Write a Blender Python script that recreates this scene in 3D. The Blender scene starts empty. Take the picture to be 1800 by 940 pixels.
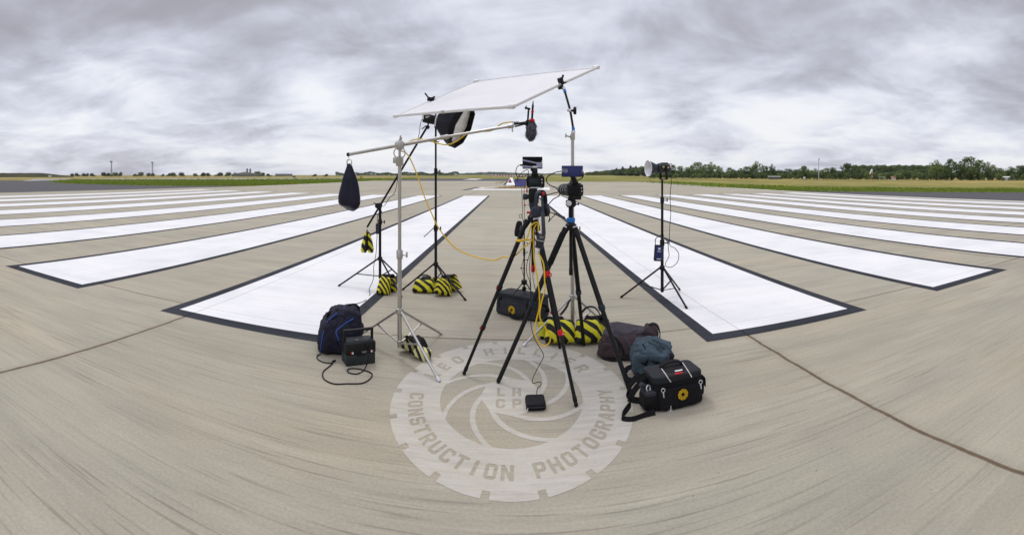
import bpy, bmesh, math, random
from mathutils import Vector, Matrix, noise as mnoise, Quaternion
R = math.radians
scene = bpy.context.scene
col = scene.collection

# ---------------------------------------------------------------- camera, sky, sun, exposure
F, CX, YH, H = 853.0, 900.0, 307.0, 1.7        # photograph: focal length in its pixels, centre column, horizon row, eye height in m
cam_d = bpy.data.cameras.new('camera'); cam = bpy.data.objects.new('camera', cam_d); col.objects.link(cam)
cam.location = (0, 0, H); cam.rotation_euler = (R(90), 0, 0)
cam_d.type = 'PANO'; cam_d.panorama_type = 'CENTRAL_CYLINDRICAL'   # the photograph is a phone panorama
cam_d.central_cylindrical_range_u_min = -900 / F; cam_d.central_cylindrical_range_u_max = 900 / F
cam_d.central_cylindrical_range_v_min = -(940 - YH) / F; cam_d.central_cylindrical_range_v_max = YH / F
cam_d.central_cylindrical_radius = 1.0
cam_d.clip_start = 0.05; cam_d.clip_end = 20000
scene.camera = cam

SUN_EL, SUN_AZ = R(58), R(-25)                  # azimuth from +Y towards +X
world = bpy.data.worlds.new('World'); scene.world = world; world.use_nodes = True
SKY_OFF = (7.7, 33.1, 2.9)
def build_world():
    nt = world.node_tree; nt.nodes.clear(); N = nt.nodes.new; L = nt.links.new
    out = N('ShaderNodeOutputWorld'); bg = N('ShaderNodeBackground'); bg.inputs['Strength'].default_value = 0.1
    sky = N('ShaderNodeTexSky'); sky.sky_type = 'NISHITA'; sky.sun_disc = False
    sky.sun_elevation = SUN_EL; sky.sun_rotation = SUN_AZ
    tc = N('ShaderNodeTexCoord'); sep = N('ShaderNodeSeparateXYZ'); L(tc.outputs['Generated'], sep.inputs[0])
    def math_(op, a, b=None, clamp=False):
        n = N('ShaderNodeMath'); n.operation = op; n.use_clamp = clamp
        for i, v in enumerate((a, b)):
            if v is None: continue
            if isinstance(v, (int, float)): n.inputs[i].default_value = v
            else: L(v, n.inputs[i])
        return n.outputs[0]
    def ramp(fac, stops, interp='EASE'):
        n = N('ShaderNodeValToRGB'); n.color_ramp.interpolation = interp
        e = n.color_ramp.elements
        while len(e) > 1: e.remove(e[-1])
        e[0].position = stops[0][0]; e[0].color = (*stops[0][1], 1)
        for p, c in stops[1:]:
            k = e.new(p); k.color = (*c, 1)
        L(fac, n.inputs[0]); return n.outputs[0]
    zc = math_('MAXIMUM', sep.outputs['Z'], 0.0)
    # cloud deck seen from below: direction projected onto a plane overhead
    zz = math_('ADD', zc, 0.21)
    px = math_('DIVIDE', sep.outputs['X'], zz); py = math_('DIVIDE', sep.outputs['Y'], zz)
    cb = N('ShaderNodeCombineXYZ'); L(px, cb.inputs[0]); L(py, cb.inputs[1])
    def nz(scale, detail, rough, off, dist=0.0, sx=1.0, sy=1.0):
        mp = N('ShaderNodeMapping'); mp.inputs['Location'].default_value = off; mp.inputs['Scale'].default_value = (sx, sy, 1)
        L(cb.outputs[0], mp.inputs[0])
        n = N('ShaderNodeTexNoise'); n.inputs['Scale'].default_value = scale; n.inputs['Detail'].default_value = detail
        n.inputs['Roughness'].default_value = rough; n.inputs['Distortion'].default_value = dist
        L(mp.outputs[0], n.inputs['Vector']); return n.outputs['Fac']
    n1 = nz(0.55, 5, 0.52, SKY_OFF, 0.35)
    n2 = nz(1.5, 7, 0.6, (SKY_OFF[0] + 8.2, SKY_OFF[1] - 5.5, 1.9), 0.45)
    n3 = nz(3.4, 4.0, 0.5, (5.3, 1.2, 4.9), 0.3, 0.8, 1.6)
    m = math_('ADD', math_('MULTIPLY', n1, 0.50), math_('ADD', math_('MULTIPLY', n2, 0.41), math_('MULTIPLY', n3, 0.09)))
    m = math_('ADD', math_('MULTIPLY', math_('SUBTRACT', m, 0.5), 1.95), 0.5)
    # deck is thin and bright low down ahead, thicker overhead and to both sides
    side = math_('MULTIPLY', math_('ABSOLUTE', sep.outputs['X']), 0.115)
    thick = math_('ADD', math_('MULTIPLY', math_('MINIMUM', zc, 0.42), 0.93), side)
    m2 = math_('SUBTRACT', m, math_('SUBTRACT', thick, 0.182))
    c = ramp(m2, [(0.215, (0.36, 0.352, 0.39)), (0.32, (0.435, 0.43, 0.485)), (0.42, (0.545, 0.552, 0.635)), (0.5, (0.66, 0.675, 0.765)), (0.59, (0.785, 0.8, 0.875)), (0.69, (0.9, 0.905, 0.93))], 'B_SPLINE')
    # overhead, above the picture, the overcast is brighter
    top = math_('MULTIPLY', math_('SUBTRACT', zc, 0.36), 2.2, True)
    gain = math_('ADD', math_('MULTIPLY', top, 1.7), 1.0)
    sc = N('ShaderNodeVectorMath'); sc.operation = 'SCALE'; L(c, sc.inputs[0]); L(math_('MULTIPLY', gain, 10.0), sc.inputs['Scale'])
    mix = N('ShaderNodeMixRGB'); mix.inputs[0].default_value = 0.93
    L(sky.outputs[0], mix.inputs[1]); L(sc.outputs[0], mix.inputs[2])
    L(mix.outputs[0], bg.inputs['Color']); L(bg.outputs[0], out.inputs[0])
build_world()
sun_d = bpy.data.lights.new('sun', 'SUN'); sun_d.energy = 0.9; sun_d.angle = R(14); sun_d.color = (1.0, 0.965, 0.90)
sun = bpy.data.objects.new('sun', sun_d); col.objects.link(sun); sun.location = (0, 0, 50)
sdir = Vector((math.sin(SUN_AZ) * math.cos(SUN_EL), math.cos(SUN_AZ) * math.cos(SUN_EL), math.sin(SUN_EL)))
sun.rotation_euler = (-sdir).to_track_quat('-Z', 'Y').to_euler()
vs = scene.view_settings; vs.view_transform = 'Standard'; vs.look = 'None'; vs.exposure = 0.08; vs.gamma = 1.0; vs.use_curve_mapping = False
scene.cycles.max_bounces = 8; scene.cycles.transparent_max_bounces = 8

# ---------------------------------------------------------------- measuring
def P(px, py, r):                               # a point seen at a pixel of the photograph, r metres away over the ground
    a = (px - CX) / F
    return Vector((r * math.sin(a), r * math.cos(a), H + (YH - py) / F * r))
def G(px, py, z=0.0):                           # a point on the ground
    return P(px, py, (H - z) * F / (py - YH))
def on_r(px, r, z):
    a = (px - CX) / F
    return Vector((r * math.sin(a), r * math.cos(a), z))

# ---------------------------------------------------------------- materials
def nodes_of(name):
    m = bpy.data.materials.new(name); m.use_nodes = True
    nt = m.node_tree; b = nt.nodes['Principled BSDF']
    return m, nt, b
def nmath(nt, op, a, b=None, clamp=False):
    n = nt.nodes.new('ShaderNodeMath'); n.operation = op; n.use_clamp = clamp
    for i, v in enumerate((a, b)):
        if v is None: continue
        if isinstance(v, (int, float)): n.inputs[i].default_value = v
        else: nt.links.new(v, n.inputs[i])
    return n.outputs[0]
def nnoise(nt, vec, scale=(1, 1, 1), s=1.0, detail=4, rough=0.5, off=(0, 0, 0)):
    mp = nt.nodes.new('ShaderNodeMapping'); mp.inputs['Scale'].default_value = scale; mp.inputs['Location'].default_value = off
    nt.links.new(vec, mp.inputs[0])
    n = nt.nodes.new('ShaderNodeTexNoise'); n.inputs['Scale'].default_value = s; n.inputs['Detail'].default_value = detail
    n.inputs['Roughness'].default_value = rough
    nt.links.new(mp.outputs[0], n.inputs['Vector']); return n.outputs['Fac']
def nramp(nt, fac, stops, interp='LINEAR'):
    n = nt.nodes.new('ShaderNodeValToRGB'); n.color_ramp.interpolation = interp
    e = n.color_ramp.elements
    while len(e) > 1: e.remove(e[-1])
    e[0].position = stops[0][0]; e[0].color = (*stops[0][1], 1)
    for p, c in stops[1:]:
        k = e.new(p); k.color = (*c, 1)
    nt.links.new(fac, n.inputs[0]); return n.outputs[0]
def nmix(nt, fac, a, b, mode='MIX'):
    n = nt.nodes.new('ShaderNodeMixRGB'); n.blend_type = mode
    for i, v in enumerate((fac, a, b)):
        if isinstance(v, (int, float)): n.inputs[i].default_value = v
        elif isinstance(v, tuple): n.inputs[i].default_value = (*v, 1)
        else: nt.links.new(v, n.inputs[i])
    return n.outputs[0]
def nbump(nt, b, h, strength=0.3, dist=0.01):
    n = nt.nodes.new('ShaderNodeBump'); n.inputs['Strength'].default_value = strength; n.inputs['Distance'].default_value = dist
    nt.links.new(h, n.inputs['Height']); nt.links.new(n.outputs[0], b.inputs['Normal'])
M = {}
def simple(key, c, rough=0.5, metal=0.0, var=0.12, vs_=14.0, bump=0.0, bs=60.0, spec=0.22, sheen=0.0):
    m, nt, b = nodes_of(key)
    tc = nt.nodes.new('ShaderNodeTexCoord')
    f = nnoise(nt, tc.outputs['Object'], s=vs_, detail=5)
    k = nmath(nt, 'ADD', nmath(nt, 'MULTIPLY', nmath(nt, 'SUBTRACT', f, 0.5), var * 3), 1.0)
    cc = nmix(nt, 1.0, c, k, 'MULTIPLY')
    nt.links.new(cc, b.inputs['Base Color'])
    b.inputs['Roughness'].default_value = rough; b.inputs['Metallic'].default_value = metal
    b.inputs['Specular IOR Level'].default_value = min(spec, 0.22) if rough > 0.6 else spec
    if sheen: b.inputs['Sheen Weight'].default_value = sheen * 0.2
    rr = nmath(nt, 'ADD', nmath(nt, 'MULTIPLY', nmath(nt, 'SUBTRACT', f, 0.5), 0.3), rough, True)
    nt.links.new(rr, b.inputs['Roughness'])
    if bump:
        g = nnoise(nt, tc.outputs['Object'], s=bs, detail=6, rough=0.6)
        nbump(nt, b, g, bump, 0.01)
    M[key] = m; return m
simple('chrome_steel', (0.46, 0.445, 0.41), 0.34, 0.85, 0.08)
simple('white_tube', (0.72, 0.71, 0.69), 0.35, 0.25, 0.05)
simple('black_metal', (0.012, 0.012, 0.013), 0.38, 0.2, 0.2)
simple('carbon', (0.010, 0.0105, 0.011), 0.42, 0.1, 0.3, 40)
simple('black_plastic', (0.008, 0.008, 0.009), 0.42, 0.0, 0.2)
simple('grey_plastic', (0.035, 0.04, 0.05), 0.5, 0.0, 0.2)
simple('slate_plastic', (0.026, 0.031, 0.046), 0.45, 0.0, 0.15)
simple('rubber', (0.010, 0.010, 0.010), 0.75, 0.0, 0.2)
simple('red', (0.55, 0.012, 0.018), 0.4, 0.0, 0.1)
simple('blue_band', (0.03, 0.17, 0.52), 0.4, 0.0, 0.1)
simple('teal_collar', (0.018, 0.032, 0.045), 0.4, 0.2, 0.1)
simple('yellow_cable', (0.72, 0.47, 0.012), 0.5, 0.0, 0.15, 3)
simple('black_cable', (0.010, 0.010, 0.011), 0.5, 0.0, 0.1)
simple('navy_fabric', (0.017, 0.017, 0.032), 0.8, 0.0, 0.5, 9, 0.5, 45, 0.25)
simple('navy_sheen', (0.006, 0.006, 0.022), 0.36, 0.0, 0.9, 5, 0.6, 22, 0.3)
simple('bag_black', (0.006, 0.006, 0.0075), 0.75, 0.0, 0.4, 12, 0.5, 60, 0.3)
simple('bag_lid', (0.017, 0.019, 0.023), 0.7, 0.0, 0.3, 12, 0.4, 60, 0.3)
simple('bag_charcoal', (0.032, 0.034, 0.042), 0.8, 0.0, 0.3, 12, 0.4, 60, 0.25)
simple('maroon_fabric', (0.045, 0.030, 0.031), 0.75, 0.0, 0.4, 10, 0.5, 50, 0.3)
simple('plum_fabric', (0.060, 0.052, 0.062), 0.8, 0.0, 0.4, 10, 0.5, 60, 0.25)
simple('teal_fabric', (0.052, 0.080, 0.100), 0.75, 0.0, 0.45, 9, 0.6, 40, 0.3)
simple('strap_black', (0.008, 0.008, 0.009), 0.8, 0.0, 0.2, 30, 0.2, 120, 0.2)
simple('blue_piping', (0.035, 0.11, 0.42), 0.5, 0.0, 0.1)
simple('white_piping', (0.62, 0.60, 0.55), 0.6, 0.0, 0.1)
simple('label_white', (0.72, 0.72, 0.72), 0.5, 0.0, 0.05)
simple('emblem_yellow', (0.55, 0.34, 0.008), 0.6, 0.0, 0.15)
simple('case_black', (0.011, 0.012, 0.013), 0.45, 0.0, 0.25, 10, 0.15, 200)
simple('case_grey', (0.028, 0.034, 0.034), 0.5, 0.0, 0.25, 10, 0.15, 200)
simple('silver_inner', (0.74, 0.73, 0.69), 0.42, 0.25, 0.25, 10, 0.5, 16)
simple('dish_silver', (0.80, 0.80, 0.82), 0.38, 0.2, 0.06)
simple('silver_knob', (0.62, 0.63, 0.66), 0.35, 0.5, 0.1)
simple('reflector_outer', (0.035, 0.04, 0.05), 0.3, 0.4, 0.1)
simple('softbox_fabric', (0.010, 0.011, 0.020), 0.6, 0.0, 0.4, 9, 0.4, 22)
simple('screen_glass', (0.004, 0.004, 0.005), 0.12, 0.0, 0.0, spec=0.12)
simple('screen_navy', (0.030, 0.037, 0.13), 0.3, 0.0, 0.05, spec=0.2)
simple('screen_lilac', (0.13, 0.13, 0.36), 0.35, 0.0, 0.05)
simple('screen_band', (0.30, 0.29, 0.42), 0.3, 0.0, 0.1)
simple('screen_lcd', (0.015, 0.024, 0.028), 0.15, 0.0, 0.1)
simple('lens_grey', (0.16, 0.165, 0.17), 0.4, 0.3, 0.1)
simple('fur', (0.12, 0.12, 0.15), 0.95, 0.0, 0.9, 40, 1.0, 60, 0.1)
simple('yellow_green', (0.45, 0.55, 0.18), 0.3, 0.0, 0.05)
simple('asphalt', (0.085, 0.084, 0.087), 0.9, 0.0, 0.12, 0.15)
simple('taxi_concrete', (0.36, 0.35, 0.33), 0.9, 0.0, 0.12, 0.1)
simple('white_wall', (0.72, 0.72, 0.70), 0.7, 0.0, 0.1, 0.5)
simple('shed_wall', (0.20, 0.22, 0.19), 0.8, 0.0, 0.15, 0.3)
simple('shed_roof', (0.30, 0.31, 0.27), 0.7, 0.0, 0.15, 0.2)
simple('tile_roof', (0.30, 0.13, 0.08), 0.8, 0.0, 0.2, 1.0)
simple('bank_turf', (0.060, 0.056, 0.030), 0.95, 0.0, 0.5, 0.08)
simple('dirt', (0.25, 0.18, 0.09), 0.95, 0.0, 0.8, 2.5, 0.6, 6)
simple('mast_grey', (0.13, 0.13, 0.14), 0.5, 0.4, 0.1)
simple('galvanised', (0.42, 0.44, 0.47), 0.5, 0.4, 0.1)
simple('bark', (0.06, 0.05, 0.035), 0.9, 0.0, 0.3, 3)
simple('window_glass', (0.02, 0.025, 0.03), 0.1, 0.0, 0.05)
simple('orange', (0.75, 0.22, 0.02), 0.5, 0.0, 0.1)
simple('yellow_paint', (0.55, 0.43, 0.13), 0.7, 0.0, 0.2, 1)

def joint_nodes(nt, pos, wide=1.0):
    """0..1 mask of the sealed joints between the slabs, and a softer stained margin."""
    sep = nt.nodes.new('ShaderNodeSeparateXYZ'); nt.links.new(pos, sep.inputs[0])
    wob = nmath(nt, 'MULTIPLY', nmath(nt, 'SUBTRACT', nnoise(nt, pos, s=3.0, detail=3), 0.5), 0.035)
    wob2 = nmath(nt, 'MULTIPLY', nmath(nt, 'SUBTRACT', nnoise(nt, pos, s=14.0, detail=2), 0.5), 0.012)
    def dist(c, off, period):
        f = nmath(nt, 'FRACT', nmath(nt, 'DIVIDE', nmath(nt, 'ADD', nmath(nt, 'SUBTRACT', c, off), wob), period))
        d = nmath(nt, 'SUBTRACT', 0.5, nmath(nt, 'ABSOLUTE', nmath(nt, 'SUBTRACT', f, 0.5)))
        return nmath(nt, 'ADD', nmath(nt, 'MULTIPLY', d, period), wob2)
    dx = dist(sep.outputs[0], 2.40 + 6.03 * 50 - 6.03 * 100, 6.03)
    dy = dist(sep.outputs[1], 5.0 - 6.6 * 20, 6.6)
    def soft(d, w):
        return nmath(nt, 'SUBTRACT', 1.0, nmath(nt, 'DIVIDE', nmath(nt, 'MAXIMUM', d, 0.0), w), True)
    jx = nmath(nt, 'MULTIPLY', soft(dx, 0.021 * wide), 2.6, True)
    jy = nmath(nt, 'MULTIPLY', soft(dy, 0.014 * wide), 2.6, True)
    line = nmath(nt, 'MAXIMUM', jx, jy)
    core = soft(dx, 0.006)
    marg = nmath(nt, 'MAXIMUM', soft(dx, 0.11), nmath(nt, 'MULTIPLY', soft(dy, 0.05), 0.5))
    return line, core, marg, sep

def concrete_group():
    """colour of the brushed concrete from world position; used by the runway and by the cut-outs of the emblem."""
    g = bpy.data.node_groups.new('brushed_concrete', 'ShaderNodeTree')
    g.interface.new_socket('Color', in_out='OUTPUT', socket_type='NodeSocketColor')
    g.interface.new_socket('Height', in_out='OUTPUT', socket_type='NodeSocketFloat')
    out = g.nodes.new('NodeGroupOutput'); geo = g.nodes.new('ShaderNodeNewGeometry'); pos = geo.outputs['Position']
    big = nnoise(g, pos, (1, 1, 1), 0.35, 5, 0.62)
    med = nnoise(g, pos, (0.45, 1.6, 1), 1.4, 5, 0.6, (4, 2, 0))
    band = nnoise(g, pos, (0.16, 3.6, 1), 1.0, 5, 0.62, (1, 7, 0))
    fine = nnoise(g, pos, (0.45, 10.0, 1), 1.0, 5, 0.72, (3, 0, 0))
    hair = nnoise(g, pos, (1.1, 42.0, 1), 1.0, 2, 0.55, (0, 5, 0))
    hair2 = nnoise(g, pos, (0.35, 15.0, 1), 1.0, 2, 0.5, (6, 3, 0))
    tyre = nnoise(g, pos, (1.3, 0.035, 1), 1.0, 4, 0.6, (9, 0, 0))
    rub = nnoise(g, pos, (0.5, 0.8, 1), 0.9, 3, 0.5, (2, 8, 0))
    grain = nnoise(g, pos, (1, 1, 1), 48.0, 4, 0.7)
    c = nramp(g, big, [(0.30, (0.3183, 0.2899, 0.2207)), (0.5, (0.3710, 0.3409, 0.2647)), (0.70, (0.4075, 0.3769, 0.3027))])
    c = nmix(g, 0.62, c, nramp(g, med, [(0.3, (0.3041, 0.2859, 0.2294)), (0.5, (0.3720, 0.3439, 0.2695)), (0.72, (0.4440, 0.4059, 0.3164))]))
    def mul(c, f, amp):
        k = nmath(g, 'ADD', nmath(g, 'MULTIPLY', nmath(g, 'SUBTRACT', f, 0.5), amp), 1.0)
        return nmix(g, 1.0, c, k, 'MULTIPLY')
    c = mul(c, band, 0.16)
    hue = nnoise(g, pos, (0.35, 0.8, 1), 1.0, 4, 0.6, (12, 4, 0))
    c = nmix(g, 1.0, c, nramp(g, hue, [(0.34, (0.96, 0.985, 0.97)), (0.5, (1.01, 1.005, 0.99)), (0.66, (1.06, 1.025, 0.97))]), 'MULTIPLY')
    # each slab was cast on its own day
    sp0 = g.nodes.new('ShaderNodeSeparateXYZ'); g.links.new(pos, sp0.inputs[0])
    cx_ = nmath(g, 'FLOOR', nmath(g, 'DIVIDE', nmath(g, 'SUBTRACT', sp0.outputs[0], 2.40), 6.03)); cy_ = nmath(g, 'FLOOR', nmath(g, 'DIVIDE', nmath(g, 'SUBTRACT', sp0.outputs[1], 5.0), 6.6))
    cc_ = g.nodes.new('ShaderNodeCombineXYZ'); g.links.new(cx_, cc_.inputs[0]); g.links.new(cy_, cc_.inputs[1])
    wn = g.nodes.new('ShaderNodeTexWhiteNoise'); wn.noise_dimensions = '3D'; g.links.new(cc_.outputs[0], wn.inputs['Vector'])
    c = mul(c, wn.outputs['Value'], 0.13)
    gm = nmath(g, 'MULTIPLY', nmath(g, 'SUBTRACT', rub, 0.30), 2.6, True)
    k = nmath(g, 'ADD', nmath(g, 'MULTIPLY', nmath(g, 'MULTIPLY', nmath(g, 'SUBTRACT', fine, 0.5), 0.45), gm), 1.0)
    c = nmix(g, 1.0, c, k, 'MULTIPLY')
    groove = nmath(g, 'MULTIPLY', nmath(g, 'MULTIPLY', nmath(g, 'SUBTRACT', hair, 0.57), 9.0, True), gm)
    c = nmix(g, nmath(g, 'MULTIPLY', groove, 0.72), c, (0.15, 0.135, 0.11))
    g2 = nmath(g, 'MULTIPLY', nmath(g, 'SUBTRACT', hair2, 0.62), 12.0, True)
    c = nmix(g, nmath(g, 'MULTIPLY', g2, 0.18), c, (0.16, 0.145, 0.115))
    g3 = nmath(g, 'MULTIPLY', nmath(g, 'SUBTRACT', 0.37, hair2), 10.0, True)
    c = nmix(g, nmath(g, 'MULTIPLY', g3, 0.18), c, (0.50, 0.47, 0.39))
    ridge = nmath(g, 'MULTIPLY', nmath(g, 'MULTIPLY', nmath(g, 'SUBTRACT', 0.40, hair), 7.0, True), gm)
    c = nmix(g, nmath(g, 'MULTIPLY', ridge, 0.32), c, (0.48, 0.455, 0.39))
    tm = nmath(g, 'MULTIPLY', nmath(g, 'SUBTRACT', tyre, 0.57), 2.6, True)
    c = nmix(g, nmath(g, 'MULTIPLY', tm, 0.30), c, (0.20, 0.20, 0.205))
    c = mul(c, grain, 0.55)
    # pits and specks
    v = g.nodes.new('ShaderNodeTexVoronoi'); v.inputs['Scale'].default_value = 7.0; g.links.new(pos, v.inputs['Vector'])
    sp = nmath(g, 'MULTIPLY', nmath(g, 'SUBTRACT', 0.050, v.outputs['Distance']), 40.0, True)
    sel = nmath(g, 'GREATER_THAN', v.outputs['Color'], 0.66)
    c = nmix(g, nmath(g, 'MULTIPLY', nmath(g, 'MULTIPLY', sp, sel), 0.75), c, (0.08, 0.07, 0.05))
    line, core, marg, sep = joint_nodes(g, pos)
    c = nmix(g, nmath(g, 'MULTIPLY', marg, nmath(g, 'MULTIPLY', med, 0.55)), c, (0.24, 0.20, 0.155))
    c = nmix(g, nmath(g, 'MULTIPLY', line, 0.88), c, (0.125, 0.088, 0.048))
    c = nmix(g, nmath(g, 'MULTIPLY', core, 0.7), c, (0.06, 0.048, 0.032))
    g.links.new(c, out.inputs['Color'])
    hgt = nmath(g, 'SUBTRACT', nmath(g, 'ADD', nmath(g, 'MULTIPLY', fine, 0.5), nmath(g, 'MULTIPLY', hair, 0.6)), nmath(g, 'MULTIPLY', line, 1.2))
    g.links.new(hgt, out.inputs['Height'])
    return g
CG = concrete_group()
def ground_mat(key, kind):
    m, nt, b = nodes_of(key)
    gn = nt.nodes.new('ShaderNodeGroup'); gn.node_tree = CG
    geo = nt.nodes.new('ShaderNodeNewGeometry'); pos = geo.outputs['Position']
    c = gn.outputs['Color']
    line, core, marg, sep = joint_nodes(nt, pos, 0.7) if kind in ('white', 'black') else (None,) * 4
    st = nnoise(nt, pos, (0.12, 15.0, 1), 1.0, 6, 0.7, (5, 1, 0))
    bl = nnoise(nt, pos, (1, 1, 1), 0.8, 5, 0.6, (8, 1, 0))
    worn = nnoise(nt, pos, (1.5, 9, 1), 2.2, 6, 0.75, (1, 1, 0))
    if kind == 'white':
        p = nramp(nt, bl, [(0.3, (0.675, 0.68, 0.675)), (0.55, (0.775, 0.775, 0.758)), (0.75, (0.81, 0.808, 0.785))])
        p = nmix(nt, 1.0, p, nmath(nt, 'ADD', nmath(nt, 'MULTIPLY', nmath(nt, 'SUBTRACT', st, 0.5), 0.26), 1.0), 'MULTIPLY')
        w = nmath(nt, 'MULTIPLY', nmath(nt, 'SUBTRACT', worn, 0.64), 4.0, True)
        p = nmix(nt, nmath(nt, 'MULTIPLY', w, 0.42), p, c)
        tr = nmath(nt, 'MULTIPLY', nmath(nt, 'SUBTRACT', nnoise(nt, pos, (1.6, 0.05, 1), 1.0, 5, 0.65, (2, 0, 0)), 0.55), 1.6, True)
        p = nmix(nt, nmath(nt, 'MULTIPLY', tr, 0.30), p, (0.42, 0.42, 0.44))
        p = nmix(nt, nmath(nt, 'MULTIPLY', line, 0.38), p, (0.36, 0.35, 0.33))
        c = p
    elif kind == 'black':
        p = nramp(nt, bl, [(0.3, (0.022, 0.024, 0.030)), (0.7, (0.045, 0.048, 0.058))])
        p = nmix(nt, 1.0, p, nmath(nt, 'ADD', nmath(nt, 'MULTIPLY', nmath(nt, 'SUBTRACT', st, 0.5), 1.5), 1.0), 'MULTIPLY')
        w = nmath(nt, 'MULTIPLY', nmath(nt, 'SUBTRACT', worn, 0.68), 5.0, True)
        p = nmix(nt, nmath(nt, 'MULTIPLY', w, 0.16), p, c)
        p = nmix(nt, nmath(nt, 'MULTIPLY', line, 0.7), p, (0.012, 0.012, 0.012))
        c = p
    elif kind == 'pale':
        k = nmath(nt, 'ADD', nmath(nt, 'MULTIPLY', nmath(nt, 'SUBTRACT', worn, 0.5), -1.1), 0.43, True)
        c = nmix(nt, k, c, (0.62, 0.60, 0.55))
    nt.links.new(c, b.inputs['Base Color'])
    b.inputs['Roughness'].default_value = 0.88 if kind != 'black' else 0.75
    b.inputs['Specular IOR Level'].default_value = 0.25 if kind != 'black' else 0.08
    nbump(nt, b, gn.outputs['Height'], 0.35, 0.006)
    M[key] = m
ground_mat('concrete', 'plain'); ground_mat('white_paint', 'white'); ground_mat('black_paint', 'black'); ground_mat('pale_paint', 'pale')

def field_mat():
    m, nt, b = nodes_of('dry_field'); geo = nt.nodes.new('ShaderNodeNewGeometry'); pos = geo.outputs['Position']
    a = nnoise(nt, pos, (0.05, 0.012, 1), 1.0, 6, 0.65); d = nnoise(nt, pos, (1, 1, 1), 0.22, 6, 0.72, (3, 3, 0)); e = nnoise(nt, pos, (1, 1, 1), 1.8, 4, 0.7)
    c = nramp(nt, nmath(nt, 'ADD', nmath(nt, 'MULTIPLY', a, 0.5), nmath(nt, 'MULTIPLY', d, 0.5)), [(0.36, (0.105, 0.105, 0.026)), (0.46, (0.215, 0.175, 0.06)), (0.55, (0.42, 0.325, 0.11)), (0.68, (0.48, 0.385, 0.15))])
    c = nmix(nt, 1.0, c, nmath(nt, 'ADD', nmath(nt, 'MULTIPLY', nmath(nt, 'SUBTRACT', e, 0.5), 0.9), 1.0), 'MULTIPLY')
    sx = nt.nodes.new('ShaderNodeSeparateXYZ'); nt.links.new(pos, sx.inputs[0])
    near = nmath(nt, 'DIVIDE', nmath(nt, 'SUBTRACT', 104.0, nmath(nt, 'ABSOLUTE', sx.outputs[0])), 70.0, True)
    gm = nmath(nt, 'MULTIPLY', nmath(nt, 'ADD', nmath(nt, 'MULTIPLY', near, 0.62), nmath(nt, 'MULTIPLY', nmath(nt, 'SUBTRACT', nnoise(nt, pos, (1, 0.35, 1), 0.05, 6, 0.7, (7, 1, 0)), 0.40), 2.0)), 1.0, True)
    c = nmix(nt, nmath(nt, 'MULTIPLY', gm, 0.72), c, (0.165, 0.190, 0.034))
    nt.links.new(c, b.inputs['Base Color']); b.inputs['Roughness'].default_value = 0.95; b.inputs['Specular IOR Level'].default_value = 0.1
    M['dry_field'] = m
    m, nt, b = nodes_of('verge_turf'); geo = nt.nodes.new('ShaderNodeNewGeometry'); pos = geo.outputs['Position']
    a = nnoise(nt, pos, (1, 1, 1), 0.09, 6, 0.7); e = nnoise(nt, pos, (1, 1, 1), 1.5, 4, 0.7)
    c = nramp(nt, a, [(0.33, (0.11, 0.085, 0.045)), (0.40, (0.11, 0.16, 0.018)), (0.52, (0.165, 0.22, 0.026)), (0.66, (0.28, 0.27, 0.065))])
    c = nmix(nt, 1.0, c, nmath(nt, 'ADD', nmath(nt, 'MULTIPLY', nmath(nt, 'SUBTRACT', e, 0.5), 1.1), 1.0), 'MULTIPLY')
    nt.links.new(c, b.inputs['Base Color']); b.inputs['Roughness'].default_value = 0.95; b.inputs['Specular IOR Level'].default_value = 0.1
    M['verge_turf'] = m
field_mat()
def leaf_mat(key, lo, hi):
    m, nt, b = nodes_of(key); geo = nt.nodes.new('ShaderNodeNewGeometry'); oi = nt.nodes.new('ShaderNodeObjectInfo')
    f = nnoise(nt, geo.outputs['Position'], (1, 1, 1), 0.6, 4, 0.7)
    k = nmath(nt, 'ADD', nmath(nt, 'MULTIPLY', f, 0.7), nmath(nt, 'MULTIPLY', oi.outputs['Random'], 0.42))
    c = nramp(nt, k, [(0.25, lo), (0.85, hi)])
    nt.links.new(c, b.inputs['Base Color']); b.inputs['Roughness'].default_value = 0.7; b.inputs['Specular IOR Level'].default_value = 0.2
    tr = nt.nodes.new('ShaderNodeBsdfTranslucent'); nt.links.new(c, tr.inputs['Color'])
    mx = nt.nodes.new('ShaderNodeMixShader'); mx.inputs[0].default_value = 0.4; out = nt.nodes['Material Output']
    nt.links.new(b.outputs[0], mx.inputs[1]); nt.links.new(tr.outputs[0], mx.inputs[2]); nt.links.new(mx.outputs[0], out.inputs['Surface'])
    M[key] = m
leaf_mat('leaves', (0.080, 0.130, 0.040), (0.250, 0.310, 0.110))
leaf_mat('leaves_dark', (0.060, 0.100, 0.034), (0.185, 0.240, 0.090))
leaf_mat('leaves_lime', (0.10, 0.13, 0.03), (0.20, 0.22, 0.06))
leaf_mat('conifer_needles', (0.028, 0.048, 0.028), (0.080, 0.105, 0.055))
leaf_mat('grass_blades', (0.11, 0.175, 0.014), (0.25, 0.31, 0.05))
leaf_mat('grass_dry', (0.16, 0.13, 0.04), (0.36, 0.29, 0.12))
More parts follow.
